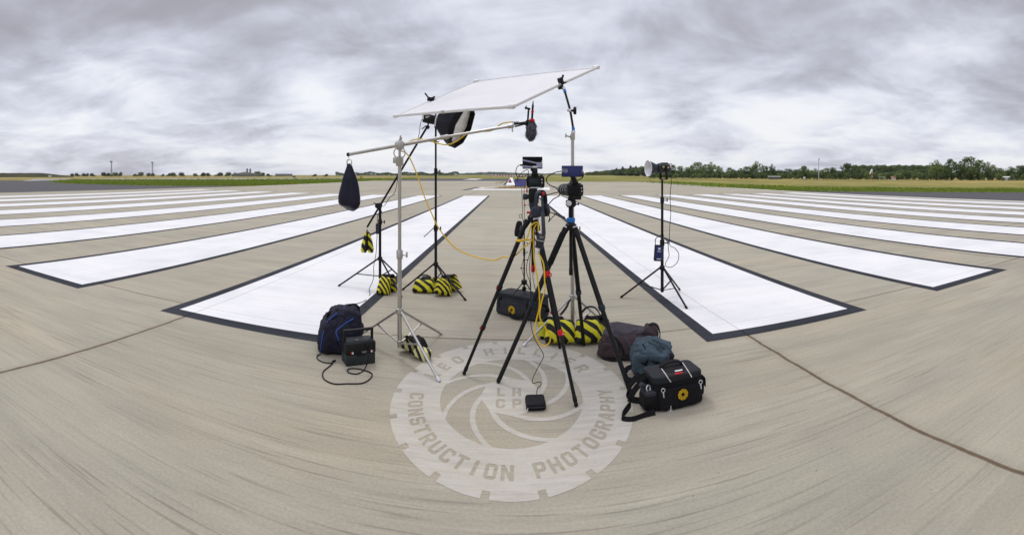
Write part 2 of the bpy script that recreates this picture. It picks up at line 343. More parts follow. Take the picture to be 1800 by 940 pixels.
def stripes_mat(key, y, k, period):
    m, nt, b = nodes_of(key); uv = nt.nodes.new('ShaderNodeUVMap'); sep = nt.nodes.new('ShaderNodeSeparateXYZ'); nt.links.new(uv.outputs[0], sep.inputs[0])
    tc = nt.nodes.new('ShaderNodeTexCoord'); w = nnoise(nt, tc.outputs['Object'], s=12, detail=3)
    s = nmath(nt, 'DIVIDE', nmath(nt, 'ADD', nmath(nt, 'ADD', sep.outputs[0], nmath(nt, 'MULTIPLY', sep.outputs[1], 1.0)), nmath(nt, 'MULTIPLY', w, 0.02)), period)
    f = nmath(nt, 'GREATER_THAN', nmath(nt, 'FRACT', s), 0.5)
    c = nmix(nt, f, k, y)
    c = nmix(nt, 1.0, c, nmath(nt, 'ADD', nmath(nt, 'MULTIPLY', nmath(nt, 'SUBTRACT', w, 0.5), 0.6), 1.0), 'MULTIPLY')
    nt.links.new(c, b.inputs['Base Color']); b.inputs['Roughness'].default_value = 0.6; b.inputs['Specular IOR Level'].default_value = 0.3
    g = nnoise(nt, tc.outputs['Object'], s=35, detail=5); nbump(nt, b, g, 0.4, 0.01)
    M[key] = m
stripes_mat('hazard_stripe', (0.62, 0.58, 0.02), (0.009, 0.009, 0.009), 0.150)
stripes_mat('hazard_dark', (0.55, 0.52, 0.03), (0.008, 0.008, 0.008), 0.42)
stripes_mat('hazard_fine', (0.62, 0.55, 0.02), (0.010, 0.010, 0.012), 0.085)
stripes_mat('hazard_faded', (0.60, 0.58, 0.26), (0.014, 0.012, 0.012), 0.085)
def scrim_mat():
    m = bpy.data.materials.new('diffusion_fabric'); m.use_nodes = True; nt = m.node_tree; nt.nodes.clear()
    out = nt.nodes.new('ShaderNodeOutputMaterial'); a = nt.nodes.new('ShaderNodeBsdfDiffuse'); t = nt.nodes.new('ShaderNodeBsdfTranslucent'); mx = nt.nodes.new('ShaderNodeMixShader')
    tc = nt.nodes.new('ShaderNodeTexCoord'); f = nnoise(nt, tc.outputs['Object'], s=3, detail=4)
    c = nramp(nt, f, [(0.3, (0.93, 0.935, 0.955)), (0.7, (0.965, 0.965, 0.975))])
    for s in (a, t): nt.links.new(c, s.inputs['Color'])
    mx.inputs[0].default_value = 0.38
    nt.links.new(a.outputs[0], mx.inputs[1]); nt.links.new(t.outputs[0], mx.inputs[2]); nt.links.new(mx.outputs[0], out.inputs[0])
    M['diffusion_fabric'] = m
scrim_mat()

# ---------------------------------------------------------------- mesh helpers
ORG = {}
def tag(o, label=None, cat=None, group=None, kind=None):
    if label: o['label'] = label
    if cat: o['category'] = cat
    if group: o['group'] = group
    if kind: o['kind'] = kind
    return o
def thing(name, loc, label, cat, group=None):
    o = bpy.data.objects.new(name, None); col.objects.link(o); o.location = loc; o.empty_display_size = 0.1
    ORG[o.name] = Vector(loc); return tag(o, label, cat, group)
def frame_of(d, up=Vector((0, 0, 1))):
    d = d.normalized()
    if abs(d.dot(up)) > 0.97: up = Vector((0, 1, 0))
    x = d.cross(up).normalized(); y = x.cross(d).normalized(); return x, y, d
class MB:
    def __init__(s):
        s.bm = bmesh.new(); s.uv = None
    def ring(s, c, x, y, r, n, ry=None):
        ry = r if ry is None else ry
        return [s.bm.verts.new(c + x * (r * math.cos(2 * math.pi * i / n)) + y * (ry * math.sin(2 * math.pi * i / n))) for i in range(n)]
    def skin(s, rings, caps=True, closed=False):
        n = len(rings[0]); k = len(rings)
        for j in range(k if closed else k - 1):
            a, b = rings[j], rings[(j + 1) % k]
            for i in range(n):
                s.bm.faces.new((a[i], a[(i + 1) % n], b[(i + 1) % n], b[i]))
        if caps and not closed:
            s.bm.faces.new(rings[0][::-1]); s.bm.faces.new(rings[-1])
    def tube(s, p0, p1, r0, r1=None, n=10):
        p0, p1 = Vector(p0), Vector(p1); r1 = r0 if r1 is None else r1
        x, y, d = frame_of(p1 - p0); s.skin([s.ring(p0, x, y, r0, n), s.ring(p1, x, y, r1, n)]); return s
    def prof(s, p0, axis, prof, n=16):                    # lathe along axis: [(distance, radius)...]
        x, y, d = frame_of(Vector(axis)); p0 = Vector(p0)
        s.skin([s.ring(p0 + d * t, x, y, max(r, 1e-4), n) for t, r in prof]); return s
    def cable(s, pts, r, n=6, sub=6):
        pts = smooth(pts, sub); rings = []; up = None
        for i, p in enumerate(pts):
            d = (pts[min(i + 1, len(pts) - 1)] - pts[max(i - 1, 0)])
            if d.length < 1e-7: d = Vector((0, 0, 1))
            d.normalize()
            if up is None: x, y, _ = frame_of(d)
            else:
                x = up - d * up.dot(d)
                x = x.normalized() if x.length > 1e-5 else frame_of(d)[0]
                y = d.cross(x)
            up = x; rings.append(s.ring(p, x, y, r, n))
        s.skin(rings); return s
    def ribbon(s, pts, w, t, side, sub=6):               # a flat strap: side gives its width direction
        pts = smooth(pts, sub); side = Vector(side); rings = []
        for i, p in enumerate(pts):
            d = (pts[min(i + 1, len(pts) - 1)] - pts[max(i - 1, 0)]).normalized()
            a = (side - d * side.dot(d)).normalized(); b = d.cross(a)
            rings.append([s.bm.verts.new(p + a * (sx * w / 2) + b * (sy * t / 2)) for sx, sy in ((-1, -1), (1, -1), (1, 1), (-1, 1))])
        s.skin(rings); return s
    def box(s, c, size, rot=None, bev=0.0, seg=2):
        r = bmesh.ops.create_cube(s.bm, size=1.0); vs_ = r['verts']
        bmesh.ops.scale(s.bm, vec=Vector(size), verts=vs_)
        if bev:
            es = list({e for v in vs_ for e in v.link_edges})
            q = bmesh.ops.bevel(s.bm, geom=es, offset=bev, segments=seg, affect='EDGES', profile=0.5)
            vs_ = list({v for f in q['faces'] for v in f.verts} | {v for v in vs_ if v.is_valid})
        mt = Matrix.Translation(Vector(c)) @ (rot.to_4x4() if rot is not None else Matrix.Identity(4))
        bmesh.ops.transform(s.bm, matrix=mt, verts=vs_); return s
    def ball(s, c, r, nu=14, nv=8, scale=(1, 1, 1)):
        m = bmesh.ops.create_uvsphere(s.bm, u_segments=nu, v_segments=nv, radius=1.0)
        bmesh.ops.transform(s.bm, matrix=Matrix.Translation(Vector(c)) @ Matrix.Diagonal((r * scale[0], r * scale[1], r * scale[2], 1)), verts=m['verts']); return s
    def torus(s, c, axis, Rr, r, n=24, k=6):
        x, y, d = frame_of(Vector(axis)); rings = []
        for i in range(n):
            a = 2 * math.pi * i / n; o = x * math.cos(a) + y * math.sin(a)
            rings.append(s.ring(Vector(c) + o * Rr, o, d, r, k))
        s.skin(rings, closed=True); return s
    def blob(s, c, size, rot=None, e=(0.45, 0.45), amp=0.0, freq=6.0, seed=0, fn=None, nu=36, nv=20, uvm=False):
        """rounded bag body: superellipsoid with half sizes, creased by noise."""
        c = Vector(c); rot = rot if rot is not None else Matrix.Identity(3)
        sp = lambda w, m: math.copysign(abs(w) ** m, w)
        def pt(u, v):
            cu, su, cv, sv = math.cos(u), math.sin(u), math.cos(v), math.sin(v)
            q = Vector((sp(cv, e[0]) * sp(cu, e[1]), sp(cv, e[0]) * sp(su, e[1]), sp(sv, e[0])))
            if fn: q = fn(q)
            p = Vector((q.x * size[0], q.y * size[1], q.z * size[2]))
            if amp:
                d = Vector((q.x, q.y, q.z)).normalized() if q.length > 1e-6 else Vector((0, 0, 1))
                nzv = mnoise.noise(p * freq + Vector((seed * 3.1, seed * 1.7, seed))) + 0.5 * mnoise.noise(p * freq * 2.3 + Vector((seed, 9, seed * 2.0)))
                w2 = mnoise.noise(p * freq * 1.6 + Vector((seed * 5.0, 3, seed * 2.3))); w3 = mnoise.noise(p * freq * 3.4 + Vector((seed, seed * 4.0, 7)))
                p += d * (amp * (nzv * .8 + (min(1, abs(w2) * 3) - .6) * .55 + (min(1, abs(w3) * 3) - .6) * .22))
            return p
        rows, loc = [], {}
        for j in range(nv + 1):
            v = -math.pi / 2 + math.pi * j / nv
            if j in (0, nv):
                p = pt(0, v); w = s.bm.verts.new(c + rot @ p); loc[w] = p; rows.append([w])
            else:
                row = []
                for i in range(nu):
                    p = pt(2 * math.pi * i / nu, v); w = s.bm.verts.new(c + rot @ p); loc[w] = p; row.append(w)
                rows.append(row)
        fs = []
        for j in range(nv):
            a, b = rows[j], rows[j + 1]
            for i in range(nu):
                i2 = (i + 1) % nu
                if len(a) == 1: fs.append(s.bm.faces.new((a[0], b[i2], b[i])))
                elif len(b) == 1: fs.append(s.bm.faces.new((a[i], a[i2], b[0])))
                else: fs.append(s.bm.faces.new((a[i], a[i2], b[i2], b[i])))
        if uvm:
            if s.uv is None: s.uv = s.bm.loops.layers.uv.new('UVMap')
            for f in fs:
                for l in f.loops:
                    p = loc[l.vert]; l[s.uv].uv = (p.x + 0.7 * p.y, p.z + 0.4 * p.y)
        return s
    def poly(s, pts, flip=False):
        v = [s.bm.verts.new(Vector(p)) for p in pts]; s.bm.faces.new(v[::-1] if flip else v); return s
    def slab(s, pts, t):                                  # outline with a thickness along its normal t (vector)
        t = Vector(t); a = [s.bm.verts.new(Vector(p)) for p in pts]; b = [s.bm.verts.new(Vector(p) + t) for p in pts]
        n = len(a); s.bm.faces.new(a[::-1]); s.bm.faces.new(b)
        for i in range(n): s.bm.faces.new((a[i], a[(i + 1) % n], b[(i + 1) % n], b[i]))
        return s
    def build(s, name, mat, parent=None, sharp=38, smooth_=True, normals=True):
        org = ORG[parent.name] if parent is not None else Vector((0, 0, 0))
        if normals: bmesh.ops.recalc_face_normals(s.bm, faces=s.bm.faces[:])
        bmesh.ops.translate(s.bm, vec=-org, verts=s.bm.verts[:])
        me = bpy.data.meshes.new(name); s.bm.to_mesh(me); s.bm.free()
        me.materials.append(M[mat] if isinstance(mat, str) else mat)
        if smooth_ and len(me.polygons):
            me.polygons.foreach_set('use_smooth', [True] * len(me.polygons)); me.set_sharp_from_angle(angle=R(sharp))
        o = bpy.data.objects.new(name, me); col.objects.link(o)
        if parent is not None: o.parent = parent
        ORG[o.name] = org.copy(); return o
def smooth(pts, sub=6):
    pts = [Vector(p) for p in pts]
    if len(pts) < 3 or sub <= 1: return pts
    out = []
    for i in range(len(pts) - 1):
        p0, p1, p2, p3 = pts[max(i - 1, 0)], pts[i], pts[i + 1], pts[min(i + 2, len(pts) - 1)]
        for k in range(sub):
            t = k / sub; t2, t3 = t * t, t * t * t
            out.append(0.5 * ((2 * p1) + (p2 - p0) * t + (2 * p0 - 5 * p1 + 4 * p2 - p3) * t2 + (3 * p1 - p0 - 3 * p2 + p3) * t3))
    out.append(pts[-1]); return out
def rotz(a): return Matrix.Rotation(a, 3, 'Z')
def rxyz(x=0, y=0, z=0): return Matrix.Rotation(R(z), 3, 'Z') @ Matrix.Rotation(R(y), 3, 'Y') @ Matrix.Rotation(R(x), 3, 'X')
def structure(name, pts, z, mat):
    o = MB().poly([(p[0], p[1], z) for p in pts]).build(name, mat, smooth_=False)
    if o.data.polygons[0].normal.z < 0: o.data.flip_normals()
    return tag(o, kind='structure')

# ---------------------------------------------------------------- the airfield
def field_h(x, y):                                        # gentle rise of the fields away from the runway
    r = math.hypot(x, y); a = math.atan2(x, y)
    w = 0.0
    if a > 0.10: w = max(0.15, 1.0 - max(0.0, a - 0.28) * 2.2)
    elif a < -0.05: w = 0.05
    else: w = 0.05 + 0.95 * max(0.0, min(1.0, (a - 0.04) / 0.06))
    return -0.03 + w * max(0.0, min(1.45, (r - 110) * 0.0042))
def build_field():
    mb = MB(); radii = [0.0, 30, 60, 90, 110, 140, 180, 230, 300, 400, 560, 900, 1600, 2660]; n = 144; prev = None
    for r in radii:
        if r == 0.0: ring = [mb.bm.verts.new((0, 0, -0.03))]
        else: ring = [mb.bm.verts.new((r * math.sin(2 * math.pi * i / n), r * math.cos(2 * math.pi * i / n), field_h(r * math.sin(2 * math.pi * i / n), r * math.cos(2 * math.pi * i / n)))) for i in range(n)]
        if prev:
            for i in range(n):
                j = (i + 1) % n
                if len(prev) == 1: mb.bm.faces.new((prev[0], ring[j], ring[i]))
                else: mb.bm.faces.new((prev[i], prev[j], ring[j], ring[i]))
        prev = ring
    o = mb.build('grass_field', 'dry_field'); tag(o, kind='structure')
    if o.data.polygons[0].normal.z < 0: o.data.flip_normals()
build_field()
structure('asphalt_apron', [(-300, -80), (-39, -80), (-39, 95), tuple(G(120, 318.2)[:2]), tuple(G(60, 316.9)[:2]), tuple(G(0, 316.9)[:2]), tuple(G(-120, 317)[:2])], -0.012, 'asphalt')
structure('asphalt_shoulder', [(26, -40)] + [tuple(G(px, py)[:2]) for px, py in ((2000, 338.6), (1900, 338.2), (1800, 337.8), (1700, 337.4), (1600, 337.0), (1500, 336.2), (1440, 335.3))] + [(26, 42)], -0.012, 'asphalt')
structure('far_runway', [(-38, 128), (33, 128), (36, 470), (-38, 470)], -0.008, 'asphalt')
structure('taxiway', [tuple(G(px, py)[:2]) for px, py in ((40, 318.4), (130, 315.5), (300, 315.6), (480, 315.2), (620, 314.2), (620, 313.0), (480, 313.4), (300, 313.6), (60, 314.6))], 0.02, 'taxi_concrete')
VERGE_L = [tuple(G(px, py)[:2]) for px, py in ((86, 319.4), (120, 322.3), (180, 324.3), (300, 326.4), (420, 326.4), (500, 325.0), (560, 322.4), (625, 318.8), (700, 315.6), (752, 313.6), (640, 314.0), (560, 314.9), (420, 315.9), (300, 315.9), (130, 315.8))]
structure('grass_verge', VERGE_L, -0.004, 'verge_turf')
VERGE_R = [tuple(G(px, py)[:2]) for px, py in ((1044, 314.6), (1120, 319.5), (1200, 325.5), (1270, 329.6), (1340, 333.2), (1440, 336.0), (1500, 336.6), (1600, 337.2), (1700, 337.6), (1800, 338.0), (1900, 338.4), (1990, 338.6), (1990, 331.5), (1800, 331.3), (1600, 330.2), (1440, 328.4), (1330, 325.2), (1200, 319.4), (1110, 315.4), (1044, 313.2))]
structure('grass_verge', VERGE_R, -0.004, 'verge_turf')
structure('runway', [(-39, -30), (27.3, -30), (27.3, 40), (28.2, 66), (33, 132), (-38.5, 132), (-36.5, 88), (-36.8, 62), (-39, 50), (-40, 34)], 0.0, 'concrete')

# painted threshold stripes: white with a black border, eight each side of the centre
stripes = [(-2.90, 2.24, 39.1), (-6.73, 2.14, 39.2), (-10.75, 2.2, 39.5), (-14.85, 2.3, 40.2), (-19.1, 2.4, 41.2), (-23.5, 2.4, 42.4), (-28.0, 2.45, 43.8), (-32.5, 2.5, 45.0),
           (3.00, 2.14, 39.1), (6.42, 1.95, 39.1), (9.6, 1.95, 39.0), (12.75, 1.9, 38.9), (15.7, 1.85, 38.8), (18.5, 1.8, 38.7), (21.4, 1.8, 38.6), (24.55, 1.85, 38.5)]
mw, mk = MB(), MB()
for x, w, ye in stripes:
    bw = 0.15; y0 = 4.54
    def rect(mb, xa, xb, ya, yb, z, n=10):
        for i in range(n):
            t0, t1 = ya + (yb - ya) * i / n, ya + (yb - ya) * (i + 1) / n
            mb.poly([(xa, t0, z), (xb, t0, z), (xb, t1, z), (xa, t1, z)])
    rect(mk, x - w / 2, x - w / 2 + bw, y0, ye, 0.004); rect(mk, x + w / 2 - bw, x + w / 2, y0, ye, 0.004)
    rect(mk, x - w / 2 + bw, x + w / 2 - bw, y0, y0 + 0.20, 0.004, 1); rect(mk, x - w / 2 + bw, x + w / 2 - bw, ye - 0.15, ye, 0.004, 1)
    rect(mw, x - w / 2 + bw, x + w / 2 - bw, y0 + 0.20, ye - 0.15, 0.004)
def mark(name, mb, mat):
    o = mb.build(name, mat, smooth_=False, normals=False); tag(o, kind='structure'); return o
mark('threshold_stripes', mw, 'white_paint'); mark('stripe_borders', mk, 'black_paint')
def strip_line(mb, pts, w, z):
    for i in range(len(pts) - 1):
        a, b = Vector(pts[i]), Vector(pts[i + 1]); d = (b - a).normalized(); n = Vector((d.y, -d.x)) * (w / 2)
        mb.poly([(a.x - n.x, a.y - n.y, z), (a.x + n.x, a.y + n.y, z), (b.x + n.x, b.y + n.y, z), (b.x - n.x, b.y - n.y, z)])
mb = MB()                                                # side lines, threshold bar, centre line
strip_line(mb, [(26.6, -20), (26.6, 40), (27.6, 66), (32.2, 131)], 0.5, 0.004)
strip_line(mb, [(-35.6, 62), (-35.4, 88), (-37.3, 131)], 0.6, 0.004)
mb.poly([(-4.55, 54, 0.004), (4.3, 54, 0.004), (5.0, 65.5, 0.004), (-4.2, 65.5, 0.004)])
mb.poly([(-1.05, 80, 0.004), (0.50, 80, 0.004), (0.45, 131, 0.004), (-1.0, 131, 0.004)])
mb.poly([(-1.0, 134, 0.004), (0.45, 134, 0.004), (0.3, 440, 0.004), (-1.2, 440, 0.004)])
mb.poly([(-17, 165, 0.004), (-12, 165, 0.004), (-12, 200, 0.004), (-17, 200, 0.004)])
mb.poly([(12, 165, 0.004), (17, 165, 0.004), (17, 200, 0.004), (12, 200, 0.004)])
mark('runway_lines', mb, 'white_paint')
mb = MB()
for s in (-1, 1):
    strip_line(mb, [(-0.27 + s * 1.0, 80), (-0.27 + s * 0.95, 131)], 0.4, 0.004)
    strip_line(mb, [(-0.27 + s * 2.05, 92), (-0.27 + s * 1.75, 131)], 0.25, 0.004); strip_line(mb, [(-0.27 + s * 2.75, 88), (-0.27 + s * 2.2, 131)], 0.25, 0.004)
strip_line(mb, [(-5.3, 53.2), (-4.6, 66)], 0.5, 0.004); strip_line(mb, [(6.6, 53.2), (5.6, 66)], 0.5, 0.004)
mark('line_borders', mb, 'black_paint')
mb = MB()
for s in (-1, 1):
    strip_line(mb, [(-0.27 + s * 2.4, 90), (-0.27 + s * 2.0, 131)], 0.28, 0.004)
strip_line(mb, [tuple(G(px, py)[:2]) for px, py in ((560, 336.6), (640, 334.8), (720, 332.0), (800, 328.4), (850, 325.2), (876, 321.5), (884, 317.6))], 0.14, 0.004)
strip_line(mb, [tuple(G(px, py)[:2]) for px, py in ((1030, 332.0), (1100, 334.6), (1200, 338.4), (1300, 341.6), (1420, 345.0))], 0.14, 0.004)
mark('taxi_guide_lines', mb, 'yellow_paint')

# emblem painted on the concrete in front of the equipment
def emblem():
    C0, A, B = Vector((-0.004, 3.735)), 0.905, 1.215
    def E(rad, ang): return (C0.x + A * rad * math.cos(ang), C0.y + B * rad * math.sin(ang))
    cu = bpy.data.curves.new('emblem_outline', 'CURVE'); cu.dimensions = '2D'; cu.fill_mode = 'FRONT'
    def spline(pts):
        s = cu.splines.new('POLY'); s.points.add(len(pts) - 1); s.use_cyclic_u = True
        for i, p in enumerate(pts): s.points[i].co = (p[0], p[1], 0, 1)
    outer = []
    n = 18; hw = R(1.5)
    for k in range(n):
        a0 = R(-99 + 20 * k); a1 = a0 + R(20)
        outer += [E(0.945, a0 - hw), E(0.945, a0 + hw)] if False else []
        outer += [E(1.0, a0 - hw), E(0.945, a0 - hw), E(0.945, a0 + hw), E(1.0, a0 + hw)]
        for t in range(1, 10): outer.append(E(1.0, a0 + hw + (a1 - a0 - 2 * hw) * t / 10))
    spline(outer)
    # eight aperture blades left bare between painted swirls
    nb = 8; r0, r1 = 0.26, 0.60; half = 0.036
    def swirl(k, t): return R(8 + 45 * k) + (t ** 0.8) * R(66)   # angle at t along the swirl
    for k in range(nb):
        e1, e2 = [], []
        for i in range(13):
            t = i / 12; rad = r0 + (r1 - r0) * t
            off = half / rad
            e1.append((rad, swirl(k, t) + off)); e2.append((rad, swirl(k + 1, t) - off))
        inner_a = (e1[0][1] + e2[0][1]) / 2
        # start where the two edges are apart
        pts = [E(*q) for q in e1 if True]
        aa, ab = e1[-1][1], e2[-1][1]
        pts += [E(r1, aa + (ab - aa) * i / 10) for i in range(1, 10)]
        pts += [E(*q) for q in reversed(e2)]
        spline(pts)
    def letters(txt, rad, ang_mid, spread, size, top):
        """each letter is set on the ring, its up pointing out (top) or in."""
        nl = len(txt)
        for i, ch in enumerate(txt):
            if ch == ' ': continue
            t = (i / (nl - 1) - 0.5) * spread if nl > 1 else 0
            ang = ang_mid + (-t if top else t)
            glyph(ch, E(rad, ang), ang - math.pi / 2 if top else ang + math.pi / 2, size, (A, B))
    O_ = [(1, 0), (3.6, 0), (4.6, 1), (4.6, 6), (3.6, 7), (1, 7), (0, 6), (0, 1)]
    FONT = {  # block capitals with cut corners, 7 units high
     'C': [[(1, 0), (3.6, 0), (4.6, 1), (4.6, 2.4), (3.2, 2.4), (3.2, 1.4), (1.4, 1.4), (1.4, 5.6), (3.2, 5.6), (3.2, 4.6), (4.6, 4.6), (4.6, 6), (3.6, 7), (1, 7), (0, 6), (0, 1)]],
     'O': [O_, [(1.4, 1.4), (3.2, 1.4), (3.2, 5.6), (1.4, 5.6)]],
     'N': [[(0, 0), (1.4, 0), (1.4, 4), (3.3, 0), (4.7, 0), (4.7, 7), (3.3, 7), (3.3, 3), (1.4, 7), (0, 7)]],
     'S': [[(1, 0), (3.6, 0), (4.6, 1), (4.6, 3.4), (3.8, 4.2), (1.4, 4.2), (1.4, 5.6), (3.2, 5.6), (3.2, 5), (4.6, 5), (4.6, 6), (3.6, 7), (1, 7), (0, 6), (0, 3.7), (.8, 2.8), (3.2, 2.8), (3.2, 1.4), (1.4, 1.4), (1.4, 2), (0, 2), (0, 1)]],
     'T': [[(1.6, 0), (3, 0), (3, 5.6), (4.6, 5.6), (4.6, 7), (0, 7), (0, 5.6), (1.6, 5.6)]],
     'R': [[(0, 0), (1.4, 0), (1.4, 2.6), (1.9, 2.6), (3.1, 0), (4.7, 0), (3.4, 2.8), (4.6, 3.6), (4.6, 6), (3.6, 7), (0, 7)], [(1.4, 4), (3.2, 4), (3.2, 5.6), (1.4, 5.6)]],
     'U': [[(1, 0), (3.6, 0), (4.6, 1), (4.6, 7), (3.2, 7), (3.2, 1.4), (1.4, 1.4), (1.4, 7), (0, 7), (0, 1)]],
     'I': [[(0, 0), (1.5, 0), (1.5, 7), (0, 7)]],
     'P': [[(0, 0), (1.4, 0), (1.4, 2.4), (3.6, 2.4), (4.6, 3.4), (4.6, 6), (3.6, 7), (0, 7)], [(1.4, 3.8), (3.2, 3.8), (3.2, 5.6), (1.4, 5.6)]],
     'H': [[(0, 0), (1.4, 0), (1.4, 2.8), (3.2, 2.8), (3.2, 0), (4.6, 0), (4.6, 7), (3.2, 7), (3.2, 4.2), (1.4, 4.2), (1.4, 7), (0, 7)]],
     'G': [[(1, 0), (3.6, 0), (4.6, 1), (4.6, 3.8), (2.6, 3.8), (2.6, 2.6), (3.2, 2.6), (3.2, 1.4), (1.4, 1.4), (1.4, 5.6), (3.2, 5.6), (3.2, 4.8), (4.6, 4.8), (4.6, 6), (3.6, 7), (1, 7), (0, 6), (0, 1)]],
     'A': [[(0, 0), (1.4, 0), (1.7, 1.5), (3.1, 1.5), (3.4, 0), (4.8, 0), (3.3, 7), (1.5, 7)], [(1.95, 2.8), (2.85, 2.8), (2.4, 5.2)]],
     'Y': [[(1.7, 0), (3.1, 0), (3.1, 2.8), (4.8, 7), (3.3, 7), (2.4, 4.4), (1.5, 7), (0, 7), (1.7, 2.8)]],
     'L': [[(0, 0), (4, 0), (4, 1.4), (1.4, 1.4), (1.4, 7), (0, 7)]],
     'E': [[(0, 0), (4, 0), (4, 1.4), (1.4, 1.4), (1.4, 2.8), (3.6, 2.8), (3.6, 4.2), (1.4, 4.2), (1.4, 5.6), (4, 5.6), (4, 7), (0, 7)]]}
    def glyph(ch, at, rot, size, sc):
        cr, sr = math.cos(rot), math.sin(rot); w = max(p[0] for p in FONT[ch][0])
        for loop in FONT[ch]:
            out = []
            for px_, py_ in loop:
                x, y = (px_ - w / 2) / 7 * size, (py_ - 3.5) / 7 * size
                X, Y = x * cr - y * sr, x * sr + y * cr
                out.append((at[0] + X * sc[0], at[1] + Y * sc[1]))
            spline(out)
    letters('CONSTRUCTION PHOTOGRAPHY', 0.80, R(-88), R(174), 0.122, False)
    letters('LEO HILLIER', 0.785, R(95), R(130), 0.145, True)
    for ch, dx, dy in (('L', -0.090, 0.045), ('H', 0.045, 0.045), ('C', -0.090, -0.11), ('P', 0.045, -0.11)):
        glyph(ch, (C0.x + dx * A, C0.y + dy * B), 0, 0.115, (A, B))
    ob = bpy.data.objects.new('runway_emblem', cu); col.objects.link(ob)
    dg = bpy.context.evaluated_depsgraph_get()
    me = bpy.data.meshes.new_from_object(ob.evaluated_get(dg)); bpy.data.objects.remove(ob)
    me.name = 'runway_emblem'; me.materials.clear(); me.materials.append(M['pale_paint'])
    o = bpy.data.objects.new('runway_emblem', me); col.objects.link(o); o.location = (0, 0, 0.0015)
    if me.polygons and me.polygons[0].normal.z < 0: me.flip_normals()
    tag(o, kind='structure')
emblem()

# ---------------------------------------------------------------- far scenery: trees, buildings, masts
random.seed(4)
def leafy(seed, n, size, shape, base=0.0):
    """crown of many small leaf-clump faces in a unit-height tree; shape(rng) gives clump centres and radii."""
    rng = random.Random(seed); bm = bmesh.new()
    lobes = shape(rng); tot = sum(l[3] ** 2 for l in lobes)
    for (x, y, z, r) in lobes:
        k = int(n * r * r / tot)
        for _ in range(k):
            d = Vector((rng.gauss(0, 1), rng.gauss(0, 1), rng.gauss(0, 1))).normalized() * (r * (0.55 + 0.5 * rng.random() ** 0.6))
            c = Vector((x, y, z)) + d
            if c.z < base: continue
            nrm = (d.normalized() + Vector((rng.uniform(-.8, .8), rng.uniform(-.8, .8), rng.uniform(-.5, .9)))).normalized()
            a, b, _n = frame_of(nrm); s = size * rng.uniform(0.6, 1.4)
            a2 = a * math.cos(1.0 * _) + b * math.sin(1.0 * _); b2 = nrm.cross(a2)
            v = [bm.verts.new(c + a2 * (s * i) + b2 * (s * j * 0.7)) for i, j in ((-1, -.4), (.1, -1), (1, .3), (-.2, 1))]
            bm.faces.new(v)
    return bm
def deciduous(rng, wide=0.42, lo=0.30, n=15):
    out = []
    for i in range(n):
        z = rng.uniform(lo, 0.86); w = wide * (1.0 - abs((z - 0.55) / 0.55) ** 2.2)
        a = rng.uniform(0, 6.28); q = w * rng.uniform(0.25, 0.95)
        out.append((q * math.cos(a), q * math.sin(a), z, rng.uniform(0.09, 0.17)))
    out.append((0, 0, 0.86, 0.12)); out.append((0, 0, 0.55, 0.2)); return out
def bushy(rng):
    out = []
    for i in range(11):
        a = rng.uniform(0, 6.28); q = rng.uniform(0, 0.5); out.append((q * math.cos(a), q * math.sin(a), rng.uniform(0.2, 0.74), rng.uniform(0.16, 0.26)))
    return out
def spire(rng):
    out = []
    for i in range(14):
        z = 0.10 + 0.86 * i / 13; w = 0.20 * (1 - z) + 0.015
        for k in range(2):
            a = rng.uniform(0, 6.28); out.append((w * 0.7 * math.cos(a), w * 0.7 * math.sin(a), z, w * 0.8 + 0.02))
    return out
def tall_open(rng): return deciduous(rng, 0.36, 0.36, 13)
PROTO = {}
def tree_proto(kind):
    rng = random.Random(hash(kind) % 1000 if False else sum(map(ord, kind)))
    spec = {'broad': (deciduous, 1700, 0.030, 0.0), 'broad_b': (lambda r: deciduous(r, 0.5, 0.22, 18), 1900, 0.030, 0.0), 'open': (tall_open, 1300, 0.026, 0.1), 'bush': (bushy, 900, 0.055, 0.0), 'conifer': (spire, 1300, 0.036, 0.0)}[kind]
    bm = leafy(sum(map(ord, kind)), spec[1], spec[2], spec[0], spec[3])
    me = bpy.data.meshes.new('crown'); bm.to_mesh(me); bm.free()
    tb = MB()
    if kind != 'bush':
        tb.prof((0, 0, 0), (0, 0, 1), [(0, 0.035), (0.1, 0.026), (0.5, 0.016), (0.85, 0.004)], 7)
        for i in range(6):
            a = rng.uniform(0, 6.28); z = rng.uniform(0.2, 0.5); tb.tube((0, 0, z), (0.25 * math.cos(a), 0.25 * math.sin(a), z + rng.uniform(0.15, 0.3)), 0.012, 0.003, 5)
    else:
        for i in range(5):
            a = i * 1.25; tb.tube((0, 0, 0), (0.25 * math.cos(a), 0.25 * math.sin(a), 0.5), 0.02, 0.006, 5)
    tme = bpy.data.meshes.new('trunk'); tb.bm.to_mesh(tme); tb.bm.free(); tme.materials.append(M['bark'])
    return me, tme
MESHES = {}
def plant_tree(name, kind, leaf, px, top, r, width, label, cat, group=None):
    a = (px - CX) / F; x, y = r * math.sin(a), r * math.cos(a); z = field_h(x, y) - 0.05
    h = max(1.2, H + (YH - top) / F * r - z)
    key = (kind, leaf)
    if kind not in PROTO: PROTO[kind] = tree_proto(kind)
    if key not in MESHES:
        me = PROTO[kind][0].copy(); me.materials.append(M[leaf]); MESHES[key] = me
    root = bpy.data.objects.new(name, None); col.objects.link(root); root.location = (x, y, z); root.rotation_euler = (0, 0, random.uniform(0, 6.28))
    natural = {'broad': 0.95, 'broad_b': 1.1, 'open': 0.85, 'bush': 1.5, 'conifer': 0.36}[kind]
    wx = 1.35 * (width / F * r) / (h * natural); wx = max(0.5, min(2.4, wx))
    root.scale = (h * wx, h * wx, h)
    tag(root, label, cat, group)
    c = bpy.data.objects.new('crown', MESHES[key]); col.objects.link(c); c.parent = root
    t = bpy.data.objects.new('trunk', PROTO[kind][1]); col.objects.link(t); t.parent = root
    return root
